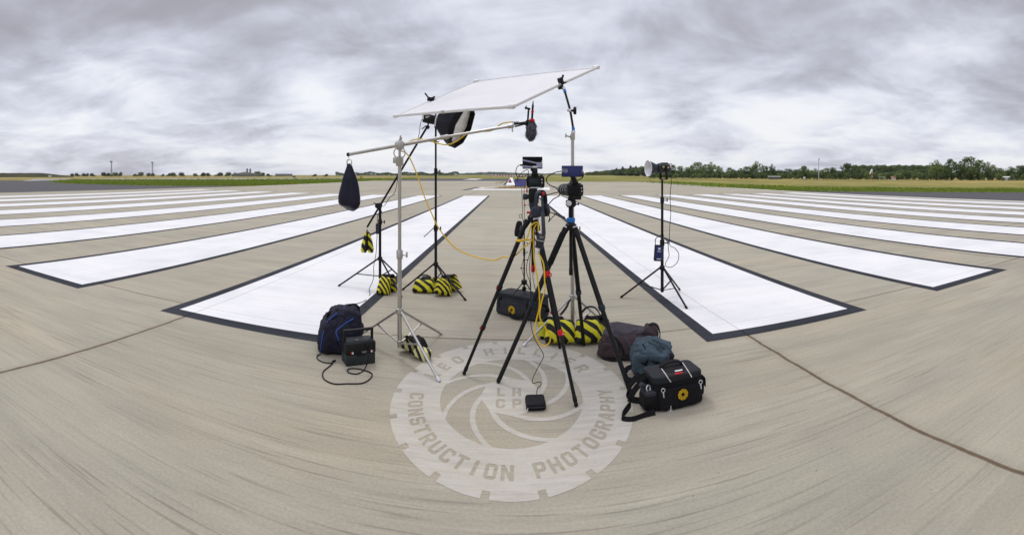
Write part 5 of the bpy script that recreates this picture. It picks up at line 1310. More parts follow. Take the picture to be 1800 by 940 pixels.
def slate(name, label, c, w, h, yaw, pitch, screen, cat='phone'):
    t = thing(name, c - V(0, 0, h / 2), label, cat); rt = rotz(yaw) @ Matrix.Rotation(pitch, 3, 'X'); W = lambda x, y, z: c + rt @ V(x, y, z)
    bd_ = MB()
    for s in (-1, 1): pass
    bd_.box(c, (w, .011, h), rt, .0045, 3).build('case', 'black_plastic', t)
    s = MB().box(c + rt @ V(0, -.0062, 0), (w - .008, .002, h - .008), rt, .0008).build('screen', screen, t)
    return t, W, s, rt
p1, Wp, sp_, rp = slate('phone', 'phone with dark striped screen raised on a ball mount above the left camera', P(936, 286, 4.07), .168, .102, R(2), R(-4), 'screen_glass')
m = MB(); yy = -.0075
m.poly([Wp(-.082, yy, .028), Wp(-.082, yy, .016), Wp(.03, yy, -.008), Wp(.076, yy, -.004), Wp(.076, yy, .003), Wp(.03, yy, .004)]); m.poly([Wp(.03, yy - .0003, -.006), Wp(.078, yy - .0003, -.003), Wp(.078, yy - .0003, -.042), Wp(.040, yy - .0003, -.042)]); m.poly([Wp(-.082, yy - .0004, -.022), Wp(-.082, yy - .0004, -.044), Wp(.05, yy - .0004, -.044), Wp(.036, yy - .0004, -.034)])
m.build('screen_stripes', 'screen_band', sp_, smooth_=False)  # lavender grey bands laid as thin flat shapes over the dark screen
MB().box(Wp(.079, -.0076, .004), (.005, .001, .026), rp).build('screen_icon', 'label_white', sp_)
m = MB(); m.box(Wp(.0, .0, -.060), (.034, .024, .018), rp, .004); m.build('phone_clamp', 'black_plastic', p1)
# right: stills camera with pale zoom lens
c2 = rap + V(.028, -.01, .305)
cam2, W2, r2_ = camera_body('camera', 'black camera with pale zoom lens pointing away on the right tripod', c2, R(20), ('lens_grey', [(0, .034), (.006, .040), (.03, .041), (.06, .043), (.10, .044), (.14, .047), (.165, .049), (.17, .042)]))
MB().box(W2(-.012, -.031, -.006), (.080, .004, .058), r2_, .002).build('rear_panel', 'bag_black', cam2)
m = MB(); m.box(W2(.006, 0, -.058), (.085, .05, .030), r2_, .005); m.build('bracket', 'black_metal', cam2)
ball_mount(cam2, W2(-.005, 0, .066), .05)
p2_, Wq, sq_, rq = slate('phone', 'phone with plain navy screen above the right camera', P(1006, 301, 4.05), .178, .094, R(-4), R(-3), 'screen_navy')
m = MB(); m.torus(Wq(-.054, -.0078, .004), rq @ V(0, 1, 0), .014, .0011, 22, 4).build('round_mark', 'label_white', sq_)
m = MB(); m.torus(Wq(-.054, -.0078, .004), rq @ V(0, 1, 0), .006, .0009, 16, 4).build('round_mark', 'label_white', sq_)
MB().box(Wq(-.079, -.0076, .008), (.0035, .001, .034), rq).build('lettering', 'label_white', sq_)
MB().box(Wq(.083, -.0076, .0), (.007, .001, .022), rq).build('indicator', 'white_piping', sq_)
MB().box(Wq(.083, -.0078, -.002), (.004, .001, .006), rq).build('red_light', 'red', sq_)
m = MB(); m.tube(Wq(0, 0, -.046), W2(-.005, 0, .11), .006, n=8); m.box(Wq(0, 0, -.05), (.034, .022, .014), rq, .004); m.build('phone_clamp', 'black_plastic', p2_)

# headphones hung over the pan handle
def headphones():
    c = P(950.5, 352.5, 3.86); t = thing('headphones', P(951, 385, 3.86), 'dark blue grey headphones hung over the left tripod handle', 'headphones')
    yaw = R(46); rt = rotz(yaw) * .93; W = lambda x, y, z: c + rt @ V(x, y, z)
    pts = [W(-.058, 0, -.075), W(-.064, 0, -.02), W(-.055, 0, .045), W(-.03, 0, .078), W(0, 0, .088), W(.03, 0, .078), W(.055, 0, .045), W(.064, 0, -.02), W(.058, 0, -.075)]
    MB().ribbon(pts, .034, .010, rt @ V(0, 1, 0), 5).build('headband', 'slate_plastic', t)
    MB().ribbon([p + (c + V(0, 0, -.02) - p).normalized() * .011 for p in pts[1:-1]], .030, .012, rt @ V(0, 1, 0), 5).build('band_padding', 'bag_black', t)
    for s in (-1, 1):
        cc = W(s * .052, 0, -.092)
        MB().prof(cc, rt @ V(s, -.25, .05), [(-.012, .036), (0, .046), (.02, .047), (.03, .036), (.033, .02)], 22).build('ear_cup', 'slate_plastic', t)
        MB().torus(cc + rt @ V(-s * .014, 0, 0), rt @ V(s, -.25, .05), .034, .013, 22, 8).build('ear_pad', 'bag_black', t)
        MB().ribbon([W(s * .06, 0, -.03), W(s * .072, 0, -.06), W(s * .078, 0, -.092)], .022, .006, rt @ V(0, 1, 0), 4).build('yoke', 'grey_plastic', t)
headphones()
# audio recorder strapped to the tripod
def recorder():
    c = P(950, 425, 3.82); t = thing('audio_recorder', c - V(0, 0, .10), 'black audio recorder with crossed silver microphones on the left tripod', 'audio recorder')
    rt = rxyz(-8, 11, -6); W = lambda x, y, z: c + rt @ V(x, y, z)
    m = MB(); m.slab([W(-.033, -.016, -.052), W(.029, -.016, -.052), W(.031, -.016, .055), W(-.036, -.016, .055)], rt @ V(0, .034, 0)); b_ = m.build('body', 'grey_plastic', t)
    MB().box(W(.002, -.018, .036), (.034, .004, .022), rt, .001).build('display', 'lens_grey', b_)
    MB().prof(W(.004, -.016, .060), rt @ V(0, -1, 0), [(0, .008), (.006, .007)], 12).build('record_button', 'red', b_)
    MB().box(W(-.001, -.0175, .008), (.064, .004, .0035), rt).build('trim_line', 'white_piping', b_)
    for i in range(2):
        for k in range(3): MB().prof(W(-.016 + .016 * k, -.015, -.012 - .022 * i), rt @ V(0, -1, 0), [(0, .0055), (.006, .005)], 10).build('dial', 'black_plastic', b_)
    for s in (-1, 1): MB().prof(W(s * .026, -.004 * s, .068), rt @ V(-s * .75, -.1, .55), [(0, .012), (.028, .013), (.04, .012)], 14).build('microphone_capsule', 'silver_knob', t)
    m = MB(); m.box(W(0, 0, .070), (.052, .024, .022), rt, .006); m.build('microphone_mount', 'silver_knob', t)
    m = MB(); m.prof(W(.0, -.002, -.05), rt @ V(.02, 0, -1), [(0, .0085), (.036, .0085), (.04, .006)], 12); m.build('plug', 'silver_knob', t)
    m = MB(); m.tube(W(-.03, .008, .03), V(left_base.x + .012, left_base.y - .012, W(-.03, .008, .03).z + .01), .006, n=8); m.tube(W(-.03, .008, -.01), V(left_base.x + .012, left_base.y - .012, W(-.03, .008, -.01).z), .005, n=8); m.build('bracket', 'black_metal', t)
    return W(0, 0, -.088), W(-.03, 0, .07)
rec_low, rec_top = recorder()

# ---------------------------------------------------------------- bags and cases
def hit(o, px, py, off=.004):
    """the point of a built surface that shows at a pixel of the photograph, lifted off it by off metres"""
    if o.name not in BV:
        me = o.data; org = ORG[o.name]; BV[o.name] = BVHTree.FromPolygons([v.co + org for v in me.vertices], [tuple(p.vertices) for p in me.polygons])
    a = (px - CX) / F; d = V(math.sin(a), math.cos(a), (YH - py) / F).normalized()
    loc, nrm, i, dist = BV[o.name].ray_cast(V(0, 0, H), d)
    if loc is None:
        loc, nrm, i, dist = BV[o.name].find_nearest(V(0, 0, H) + d * 4.4)
    if nrm.dot(d) > 0: nrm = -nrm
    return loc + nrm * off, nrm
BV = {}
def emblem_mesh(c, right, up, rad, nrm, name, parent):
    """yellow iris: a ring of curved blades"""
    m = MB(); nb = 9
    for k in range(nb):
        a0 = 2 * math.pi * k / nb; pts = []
        def q(r, a): return c + right * (r * math.cos(a)) + up * (r * math.sin(a))
        e1 = [q(rad * (.34 + .66 * i / 6), a0 + .85 * (i / 6)) for i in range(7)]
        e2 = [q(rad * (.34 + .66 * i / 6), a0 + .56 + .85 * (i / 6)) for i in range(7)]
        for i in range(6): m.poly([e1[i], e1[i + 1], e2[i + 1], e2[i]])
    o = m.build(name, 'emblem_yellow', parent, smooth_=False); return o
def box_bag(name, label, c, w, d, h, yaw, mats, cat, emblem_at=None, emblem_r=.035, taper=.05, seed=1):
    """soft camera bag: body, lid, pockets, handles; c is the middle of its footprint, front towards -y"""
    t = thing(name, c, label, cat); rt = rotz(yaw); W = lambda x, y, z: Vector(c) + rt @ V(x, y, z)
    def fn(q): return V(q.x * (1 - taper * (q.z + 1) / 2), q.y * (1 - taper * (q.z + 1) / 2), q.z)
    body = MB().blob(W(0, 0, h * .46), (w / 2, d / 2, h * .46), rt, (.20, .20), .007, 9, seed, fn, 56, 22).build('body', mats[0], t)
    return t, W, rt, body
# black camera bag front right
cb_c = V(1.215, 3.445, 0); cb_c = V((.992 + 1.398) / 2 - .01, 3.32 + .125, 0)
t, W, rt, body = box_bag('camera_bag', 'big black camera bag with yellow iris emblem at the front right', cb_c, .40, .24, .235, R(5), ('bag_black',), 'camera bag', seed=4)
lid = MB().blob(W(-.004, .0, .222), (.198, .122, .030), rt, (.35, .22), .004, 8, 5, None, 56, 12).build('lid', 'bag_lid', t)
for (xa, ya), (xb, yb) in (((1161, 646), (1179, 671)), ((1200, 638), (1218, 665))): MB().cable([hit(lid, xa + (xb - xa) * k / 7, ya + (yb - ya) * k / 7, .003)[0] for k in range(8)], .0035, 6, 3).build('piping', 'white_piping', lid)
MB().blob(W(.0, .0, .247), (.078, .095, .010), rt, (.6, .3), .002, 10, 3, None, 28, 10).build('lid_pad', 'bag_black', lid)
m = MB(); m.ribbon([W(-.085, .03, .245), W(-.08, .03, .268), W(-.04, .035, .285), W(.04, .035, .285), W(.08, .03, .268), W(.085, .03, .245)], .034, .010, rt @ V(0, 1, .2), 5); m.build('handle', 'bag_black', t)
p, n = hit(lid, 1193, 652, .003); MB().box(p, (.060, .012, .005), rt @ rxyz(22), .001).build('badge', 'label_white', lid)
p, n = hit(lid, 1193, 656.5, .003); MB().box(p, (.060, .012, .006), rt @ rxyz(22), .001).build('red_badge', 'red', lid)
pk = MB().blob(W(-.215, -.045, .075), (.055, .075, .072), rt, (.5, .5), .010, 9, 8, None, 30, 16).build('side_pocket', 'bag_black', t)
MB().blob(W(-.215, -.05, .132), (.050, .07, .018), rt, (.5, .5), .004, 9, 8, None, 28, 10).build('pocket_flap', 'bag_charcoal', pk)
MB().blob(W(.205, .0, .10), (.030, .08, .075), rt, (.5, .5), .008, 9, 9, None, 28, 14).build('side_pocket', 'bag_black', t)
fpk = MB().blob(W(.0, -.118, .085), (.165, .022, .075), rt, (.35, .25), .004, 9, 12, None, 40, 14).build('front_pocket', 'bag_black', t)
pc_ = W(.012, -.152, .105); r_, u_ = rt @ V(1, 0, 0), V(0, 0, 1)
pp, nn = hit(fpk, 1200, 692.5, .004); nn = rt @ V(0, -1, 0); pp = pp + nn * .003
u2 = u_
MB().poly([pp - nn * .0015 + r_ * (.047 * math.cos(a * math.pi / 16)) + u2 * (.047 * math.sin(a * math.pi / 16)) for a in range(32)]).build('emblem_patch', 'bag_black', t)
emblem_mesh(pp, r_, u2, .041, nn, 'emblem', t)
for x, z in ((-.135, .16), (.165, .165)):
    q = W(x, -.135, z); m = MB(); m.torus(q, rt @ V(.25, 1, 0), .013, .003, 16, 5); m.tube(q + V(0, 0, -.012), q + V(.004, -.004, -.05), .0065, .004, 8); m.build('zip_pull', 'silver_knob', t)
q = W(-.08, -.135, .012); m = MB(); m.torus(q, rt @ V(.25, 1, 0), .011, .003, 16, 5); m.tube(q + V(0, 0, -.004), q + V(.004, -.006, .03), .005, .004, 8); m.build('zip_pull', 'silver_knob', t)
MB().ribbon([W(-.20, -.01, .19), W(-.25, -.03, .20), W(-.30, -.02, .155), W(-.345, -.03, .10), W(-.36, -.05, .055), W(-.42, -.09, .02), W(-.44, -.14, .012), W(-.38, -.17, .012), W(-.29, -.15, .012), W(-.20, -.14, .02)], .042, .006, (.2, .3, 1), 6).build('shoulder_strap', 'strap_black', t)
m = MB(); m.box(W(-.262, -.06, .185), (.055, .03, .030), rt @ rxyz(20, 30, 20), .006); m.build('strap_buckle', 'grey_plastic', t)
m = MB(); m.torus(W(-.225, -.075, .165), (.6, -1, .3), .020, .0045, 16, 6); m.build('strap_ring', 'silver_knob', t)
MB().ribbon([W(.20, -.06, .19), W(.235, -.06, .16), W(.245, -.05, .09)], .03, .005, (0, 1, 0), 4).build('strap_end', 'strap_black', t)
MB().ribbon([W(-.2, .05, .20), W(-.26, .10, .17), W(-.31, .12, .10), W(-.30, .10, .03), W(-.24, .06, .02)], .045, .006, (.1, .4, 1), 5).build('shoulder_strap', 'strap_black', t)

# slouching teal bag behind it
tc_ = on_r(1146, 4.13, 0); t = thing('shoulder_bag', tc_, 'slouching faded teal cloth bag between the black bag and the maroon backpack', 'bag')
W = lambda x, y, z: tc_ + rotz(R(-14)) @ V(x, y, z)
def fn(q): return V(q.x * (1.0 - .22 * max(0, q.z)) - .10 * q.z, q.y * (1 - .25 * max(0, q.z)), q.z * (1 - .22 * max(0, q.x)))
body = MB().blob(W(0, 0, .145), (.185, .15, .15), rotz(R(-14)), (.55, .5), .024, 8, 21, fn, 100, 56).build('body', 'teal_fabric', t)
MB().blob(W(.02, -.05, .235), (.135, .115, .045), rxyz(22, 12, -20), (.5, .45), .018, 10, 25, None, 80, 36).build('flap', 'teal_fabric', t)
MB().blob(W(-.085, -.115, .165), (.055, .035, .07), rxyz(20, 0, -30), (.5, .5), .010, 10, 27, None, 28, 16).build('pocket', 'teal_fabric', t)
p, n = hit(body, 1131, 634, .006); MB().blob(p, (.04, .012, .034), rxyz(15, 20, -25), (.4, .4), .004, 12, 3, None, 22, 12).build('dark_pocket', 'bag_black', t)
p, n = hit(body, 1124, 622, .012); MB().box(p, (.026, .008, .034), rxyz(10, 25, -20), .002).build('label_tag', 'white_piping', t)
MB().ribbon([hit(body, x, y, .008)[0] for x, y in ((1128, 606), (1138, 622), (1150, 634), (1163, 642), (1172, 646))], .030, .006, (0, .3, 1), 5).build('strap', 'strap_black', t)
MB().ribbon([hit(body, x, y, .01)[0] for x, y in ((1140, 603), (1156, 612), (1168, 624), (1174, 640))], .02, .006, (0, .3, 1), 5).build('strap', 'teal_fabric', t)
MB().blob(W(.105, -.075, .175), (.070, .05, .060), rxyz(10, 30, -25), (.5, .5), .010, 11, 29, None, 40, 22).build('open_pocket', 'bag_black', t)
MB().ribbon([hit(body, x, y, .012)[0] for x, y in ((1146, 600), (1160, 606), (1172, 614), (1180, 626))], .035, .005, (0, .3, 1), 5).build('flap_edge', 'teal_fabric', t)
MB().ribbon([W(-.16, -.08, .10), W(-.215, -.07, .075), W(-.22, -.1, .02), W(-.18, -.14, .012), W(-.1, -.15, .012)], .04, .006, (.2, .4, 1), 5).build('shoulder_strap', 'strap_black', t)

# maroon backpack lying on its front
mc = on_r(1108, 4.62, 0); t = thing('backpack', mc, 'dark maroon backpack lying with its padded plum back panel upwards', 'backpack')
rt = rotz(R(-24)); W = lambda x, y, z: mc + rt @ V(x, y, z)
def fn(q): return V(q.x * (1 - .12 * q.z), q.y * (1 - .18 * q.z), q.z * (1 - .15 * q.x))
body = MB().blob(W(-.02, -.02, .10), (.265, .185, .105), rt, (.5, .4), .016, 8, 31, fn, 100, 44).build('body', 'maroon_fabric', t)
MB().blob(W(-.10, -.13, .085), (.15, .075, .085), rt @ rxyz(14, 0, 8), (.6, .5), .014, 8, 33, None, 40, 20).build('front_pocket', 'maroon_fabric', t)
pn = MB().blob(W(-.045, .0, .200), (.205, .150, .026), rt @ rxyz(10, 6, 0), (.6, .4), .008, 8, 35, None, 44, 12).build('back_panel', 'plum_fabric', t)
m = MB(); c_ = W(-.12, .0, .226); m.torus(c_, (0.05, -.1, 1), .045, .0035, 26, 5); bmesh.ops.scale(m.bm, vec=(1.25, .6, 1), verts=m.bm.verts[:], space=Matrix.Translation(-c_)); m.build('badge_ring', 'bag_charcoal', pn)
MB().blob(W(.10, .0, .215), (.10, .05, .022), rt @ rxyz(0, -10, 30), (.6, .4), .008, 9, 36, None, 30, 12).build('shoulder_pad', 'plum_fabric', t)
MB().blob(W(.19, .05, .20), (.075, .10, .05), rt @ rxyz(10, 25, 12), (.6, .5), .012, 9, 37, None, 32, 16).build('lid', 'maroon_fabric', t)
MB().ribbon([W(.14, .06, .235), W(.20, .05, .275), W(.255, .03, .265), W(.285, -.01, .20), W(.275, -.05, .12), W(.30, -.10, .05), W(.37, -.11, .02)], .035, .008, (.3, 1, .2), 6).build('shoulder_strap', 'strap_black', t)
MB().ribbon([W(-.20, -.14, .10), W(-.235, -.16, .06), W(-.22, -.20, .015), W(-.13, -.235, .012), W(-.05, -.22, .03), W(-.03, -.18, .06)], .028, .005, (.2, .3, 1), 6).build('shoulder_strap', 'strap_black', t)
MB().ribbon([hit(pn, x, y, .010)[0] for x, y in ((1079, 584), (1092, 590), (1106, 590), (1120, 585), (1132, 582))], .040, .012, (.1, .5, 1), 5).build('padded_strap', 'plum_fabric', t)
MB().ribbon([hit(body, x, y, .008)[0] for x, y in ((1076, 590), (1086, 600), (1094, 612), (1098, 626), (1097, 634))], .022, .006, (.3, .3, 1), 5).build('padded_strap', 'bag_black', t)
MB().ribbon([hit(body, x, y, .008)[0] for x, y in ((1100, 596), (1107, 606), (1110, 618), (1110, 628))], .020, .006, (.3, .3, 1), 5).build('padded_strap', 'plum_fabric', t)
m = MB().cable([hit(body, x, y, .004)[0] for x, y in ((1066, 596), (1078, 590), (1086, 603), (1089, 620), (1086, 632))], .004, 5, 5); m.build('zip', 'bag_black', t)

# charcoal camera bag in the middle with a small stand on it
fl, fr_, br_ = G(869, 550.5), G(940, 567), G(962, 558)
ex = (fr_ - fl).normalized(); ey = V(-ex.y, ex.x, 0); wv = (fr_ - fl).length + .02
mbc = fl + ex * wv / 2 + ey * .15; yawm = math.atan2(ex.y, ex.x)
t, W, rt, body = box_bag('camera_bag', 'charcoal camera bag with yellow iris emblem standing behind the tripods', mbc, wv, .30, .262, yawm, ('bag_charcoal',), 'camera bag', seed=9)
lid = MB().blob(W(0, 0, .245), (wv / 2 - .005, .148, .028), rt, (.35, .2), .004, 7, 3, None, 56, 12).build('lid', 'bag_lid', t)
fp = MB().blob(W(-.02, -.148, .105), (.20, .020, .085), rt, (.3, .22), .003, 9, 12, None, 40, 14).build('front_pocket', 'bag_charcoal', t)
MB().blob(W(-.22, -.15, .15), (.022, .014, .07), rt, (.4, .4), .002, 9, 2, None, 18, 12).build('side_strap', 'bag_black', t)
MB().blob(W(.20, -.15, .15), (.022, .014, .07), rt, (.4, .4), .002, 9, 2, None, 18, 12).build('side_strap', 'bag_black', t)
m = MB(); m.ribbon([W(-.04, -.155, .085), W(-.04, -.185, .045), W(.02, -.20, .028), W(.09, -.20, .028), W(.15, -.185, .045), W(.15, -.155, .085)], .036, .012, rt @ V(0, .4, 1), 5); m.build('front_handle', 'bag_black', t)
m = MB(); m.ribbon([W(wv / 2 - .005, -.06, .19), W(wv / 2 + .045, -.05, .185), W(wv / 2 + .06, 0, .14), W(wv / 2 + .045, .05, .10), W(wv / 2 - .005, .06, .09)], .03, .01, (0, 0, 1), 5); m.build('side_handle', 'bag_black', t)
pp, nn = hit(fp, 900, 544.5, .005); nn = rt @ V(0, -1, 0); pp = pp + nn * .004; r_, u2 = rt @ V(1, 0, 0), V(0, 0, 1)
emblem_mesh(pp, r_, u2, .052, nn, 'emblem', t)
zt = .272
sb2 = W(.03, .0, 0); zc_ = zt
mst, b = light_stand('microphone_stand', 'thin black stand on top of the charcoal camera bag', V(sb2.x, sb2.y, 0), [P(897.5, 529, 5.62) * 1, W(.19, -.03, zt), W(-.06, .11, zt)], zt + .13, zt + .045, [(zt + .02, zt + .52, .0095), (zt + .52, zt + .86, .0075), (zt + .86, 1.56, .0035)], 'black_metal', 0.007, 0.55, None, False, zt)
for zq, s in ((zt + .30, -1), (zt + .40, 1), (zt + .60, 1)):
    m = MB(); m.tube(V(b.x, b.y, zq), V(b.x + s * .035, b.y - .01, zq + .003), .004, n=6); m.box(V(b.x + s * .04, b.y - .01, zq + .003), (.014, .012, .014), None, .003); m.build('side_knob', 'black_metal', mst)
def foam_mic():
    c = P(911, 402, 5.62); t = thing('foam_microphone', c - V(0, 0, .09), 'black foam covered microphone leaning on the thin stand', 'microphone')
    m = MB(); m.blob(c, (.037, .034, .092), rxyz(0, 12, 0), (.55, .9), .003, 12, 4, None, 26, 18); m.build('foam_cover', 'rubber', t)
    MB().box(c + V(.022, -.032, .015), (.008, .004, .055), rxyz(0, 12, 0)).build('lettering', 'lens_grey', t)
    m = MB(); m.tube(c + V(.0, 0, -.05), V(b.x, b.y, c.z - .045), .006, n=8); m.build('clip', 'black_plastic', t)
foam_mic()

# navy kit bag on the left
nc = on_r(601, 4.72, 0); t = thing('kit_bag', nc, 'large navy kit bag with bright blue piping on the left', 'bag')
rt = rotz(R(20))
def fn(q):
    k = 1 - .34 * max(0, q.z) ** 1.3
    return V(q.x * k + .22 * q.z, q.y * k, q.z)
body = MB().blob(nc + V(-.01, 0, .205), (.205, .20, .225), rt, (.55, .5), .022, 7, 41, fn, 100, 60).build('body', 'navy_fabric', t)
ob2 = MB().blob(nc + V(.075, -.075, .245), (.115, .10, .17), rxyz(-18, 22, 24), (.5, .45), .015, 8, 43, None, 70, 44).build('end_pocket', 'navy_fabric', t)
allb = MB()
for o_ in (body, ob2):
    b0 = len(allb.bm.verts); vs0 = [allb.bm.verts.new(v.co + ORG[o_.name]) for v in o_.data.vertices]
    for p in o_.data.polygons: allb.bm.faces.new([vs0[i] for i in p.vertices])
hull = BVHTree.FromBMesh(allb.bm); allb.bm.free()
def hit2(px, py, off=.009):
    a = (px - CX) / F; d = V(math.sin(a), math.cos(a), (YH - py) / F).normalized()
    loc, nrm, i, dist = hull.ray_cast(V(0, 0, H), d)
    if loc is None: loc, nrm, i, dist = hull.find_nearest(V(0, 0, H) + d * 4.9)
    if nrm.dot(d) > 0: nrm = -nrm
    return loc + nrm * off
MB().cable([hit2(*q) for q in ((563.5, 618), (565, 601), (569, 582), (577, 564), (590, 552), (606, 540))], .0045, 6, 5).build('piping', 'blue_piping', t)
MB().cable([hit2(*q) for q in ((600.5, 609), (595, 596), (590.7, 583), (597, 576), (609.7, 566.5), (620.5, 560), (634, 549))], .0045, 6, 5).build('piping', 'blue_piping', t)
MB().cable([hit2(*q) for q in ((585, 561), (594, 555), (602, 555), (607, 561))], .004, 6, 5).build('zip', 'bag_black', t)
MB().ribbon([hit2(612, 537, .004), hit2(622, 532, .02), hit2(630, 533, .03), hit2(638, 538, .02), hit2(643, 546, .0)], .03, .006, (.3, .2, 1), 5).build('handle', 'strap_black', t)
MB().ribbon([hit2(577, 566, .004), hit2(573, 560, .02), hit2(580, 551, .03), hit2(594, 546, .015)], .035, .006, (.3, .2, 1), 5).build('side_strap', 'strap_black', t)

# battery power case
q0, q1, q2 = G(608.8, 644.7), G(660, 638.4), G(601.5, 632)
ex = (q1 - q0).normalized(); ey = V(-ex.y, ex.x, 0); wb, db = (q1 - q0).length, .165
pc0 = q0 + ex * wb / 2 + ey * db / 2; rt = Matrix((ex, ey, V(0, 0, 1))).transposed(); W = lambda x, y, z: pc0 + rt @ V(x, y, z)
t = thing('power_case', pc0, 'black battery power case with carrying handle before the navy bag', 'battery case')
MB().box(W(0, 0, .049), (wb, db, .098), rt, .008).build('lower_case', 'case_grey', t)
up = MB().box(W(0, 0, .151), (wb + .006, db + .006, .10), rt, .008).build('upper_case', 'case_black', t)
MB().box(W(0, 0, .204), (wb - .02, db - .02, .010), rt, .004).build('top_panel', 'case_grey', up)
m = MB()
for s in (-1, 1): m.box(W(s * (wb / 2 - .006), 0, .245), (.020, .030, .10), rt, .004)
m.box(W(0, 0, .292), (wb + .008, .034, .022), rt, .006); m.build('carry_handle', 'case_black', t)
m = MB().prof(W(-.02, -.02, .208), (0, 0, 1), [(0, .018), (.003, .016)], 18); m.build('round_label', 'lens_grey', up)
MB().prof(W(.062, -db / 2 - .002, .165), rt @ V(0, -1, 0), [(0, .024), (.012, .024), (.016, .018)], 18).build('socket', 'black_plastic', up)
for x, mt, w_ in ((-.092, 'red', .010), (-.078, 'label_white', .014), (.03, 'lens_grey', .045), (.098, 'label_white', .014), (.112, 'red', .008)):
    MB().box(W(x, -db / 2 - .004, .116), (w_, .003, .018), rt).build('sticker', mt, up)
m = MB(); m.box(W(0, -db / 2 - .003, .093), (.085, .008, .020), rt, .003); m.build('latch', 'case_black', t)

# small zipped pouch on the ground in front
pc = (G(927, 724) + G(957, 722)) / 2; t = thing('zip_pouch', pc + V(0, .085, 0), 'small flat black zip pouch on the emblem in front', 'pouch')
MB().blob(pc + V(0, .085, .026), (.072, .088, .026), rotz(R(2)), (.35, .28), .003, 12, 6, None, 44, 14).build('body', 'bag_black', t)
MB().ribbon([pc + V(-.066, .0, .03), pc + V(0, -.008, .031), pc + V(.066, .0, .03)], .006, .004, (0, 0, 1), 4).build('zip', 'grey_plastic', t)
m = MB(); m.tube(pc + V(-.058, -.004, .026), pc + V(-.062, -.01, .006), .004, n=6); m.build('zip_pull', 'silver_knob', t)

# ---------------------------------------------------------------- cables
gz = .006
def gg(px, py): q = G(px, py, gz); return q
pm = lambda pts, s=.1808, ox=550, oy=520: [gg(ox + x * s, oy + y * s) for x, y in pts]
cable_thing('power_cable', 'black cable looping on the concrete in front of the power case', pm([(75, 565), (42, 582), (46, 612), (90, 640), (150, 652), (192, 652), (160, 685), (105, 730), (95, 785), (140, 830), (220, 856), (330, 853), (480, 848), (560, 800), (572, 755), (500, 722), (400, 705), (338, 716), (350, 745), (420, 758), (480, 735)]) + [P(643, 645, 4.22) + V(0, 0, 0), W_ if False else P(647, 633, 4.17), P(648, 622, 4.16)], .0055, 'black_cable')
MB_c = MB().tube(gg(585, 636.5) + V(0, 0, .006), gg(589.5, 634.5) + V(0, 0, .006), .010, .008, 10).build('cable_plug', 'black_plastic'); tag(MB_c, 'black plug lying on the cable by the kit bag', 'plug')
yw = [plug, P(896, 214.5, 4.26), P(882, 217, 4.3), P(872, 225, 4.33), P(860, 230.5, 4.36), P(838, 231, 4.42), P(820, 236, 4.42), P(803, 248, 4.42), P(788, 254, 4.42), P(770, 252, 4.47), P(748, 245, 4.52), P(730, 245, 4.57), P(715, 251, 4.58), P(704, 258, 4.56), P(704, 264, 4.54), P(715, 270, 4.54), P(724, 285, 4.55), P(735, 312, 4.55), P(746, 345, 4.53), P(757, 371, 4.5), P(772, 402, 4.45), P(800, 435, 4.4), P(835, 451, 4.33), P(868, 457, 4.28), P(884, 451.5, 4.22), P(899, 452.5, 4.15), P(909, 446, 4.1), P(920, 435, 4.02), P(930, 428, 3.98), P(935, 421, 3.95), P(925, 422, 3.9), P(912, 424, 3.88), P(909, 421.5, 3.9), P(924, 421, 3.86), P(930, 408, 3.86), P(934, 396, 3.87), P(945, 391, 3.86), rec_top]
cable_thing('yellow_cable', 'yellow microphone cable running along the boom and drooping to the left tripod', yw, .0056, 'yellow_cable', 8)
yl = [rec_low, P(955, 462, 3.8), P(957, 485, 3.78), P(957, 510, 3.76), P(951, 535, 3.75), P(949, 558, 3.76), P(958, 575, 3.77), P(966.5, 588, 3.77), P(966, 601, 3.77), P(956, 609, 3.77), P(945, 600, 3.77), P(940, 583, 3.78), P(943, 562, 3.8), P(948, 540, 3.81), P(948, 515, 3.82), P(944, 485, 3.84), P(939, 455, 3.86), P(938, 425, 3.88), P(938, 404, 3.88), P(943, 394, 3.87)]
cable_thing('yellow_cable', 'yellow cable hanging in a long loop below the audio recorder', yl, .0056, 'yellow_cable', 8)
cable_thing('thin_cable', 'thin black cable from the zip pouch up to the left tripod', [pc + V(.012, .172, .03), P(943.5, 690, 3.72), P(945, 682, 3.76), P(951, 676, 3.78), P(949, 671, 3.82), P(937, 673, 3.84), P(937, 664, 3.88), P(946, 645, 3.95), P(955, 628, 4.0), P(954, 620, 4.0), P(944, 603, 4.0), P(935, 580, 4.0), P(932, 545, 4.0), P(933, 505, 4.02), P(931, 470, 4.03), P(933, 440, 4.05), P(936, 400, 4.05)], .0032, 'black_cable')
cable_thing('thin_cable', 'thin black cable hanging beside the centre column of the left tripod', [P(936, 402, 4.07), P(932, 440, 4.07), P(926, 465, 4.05), P(926, 480, 4.05), P(931, 495, 4.04), P(934, 520, 4.04), P(941, 545, 4.04), P(943, 520, 4.03), P(937, 490, 4.04), P(938, 470, 4.06)], .0028, 'black_cable')
cable_thing('thin_cable', 'thin black cable looping between the striped screen phone and the left camera', [P(917.5, 290, 4.04), P(911, 291, 4.03), P(907, 299, 4.02), P(908, 309, 4.02), P(915, 311, 4.0), P(926, 308, 4.0), P(929.5, 302, 4.0), P(926, 298.5, 4.0), P(918, 303, 4.0), P(911, 311, 4.0), P(909.5, 318, 4.02), P(911, 322, 4.06)], .003, 'black_cable')
pg = MB().tube(P(918.5, 290, 4.04), P(914.5, 290.3, 4.035), .0075, n=8).build('cable_plug', 'black_plastic'); tag(pg, 'small black plug in the side of the striped screen phone', 'plug')
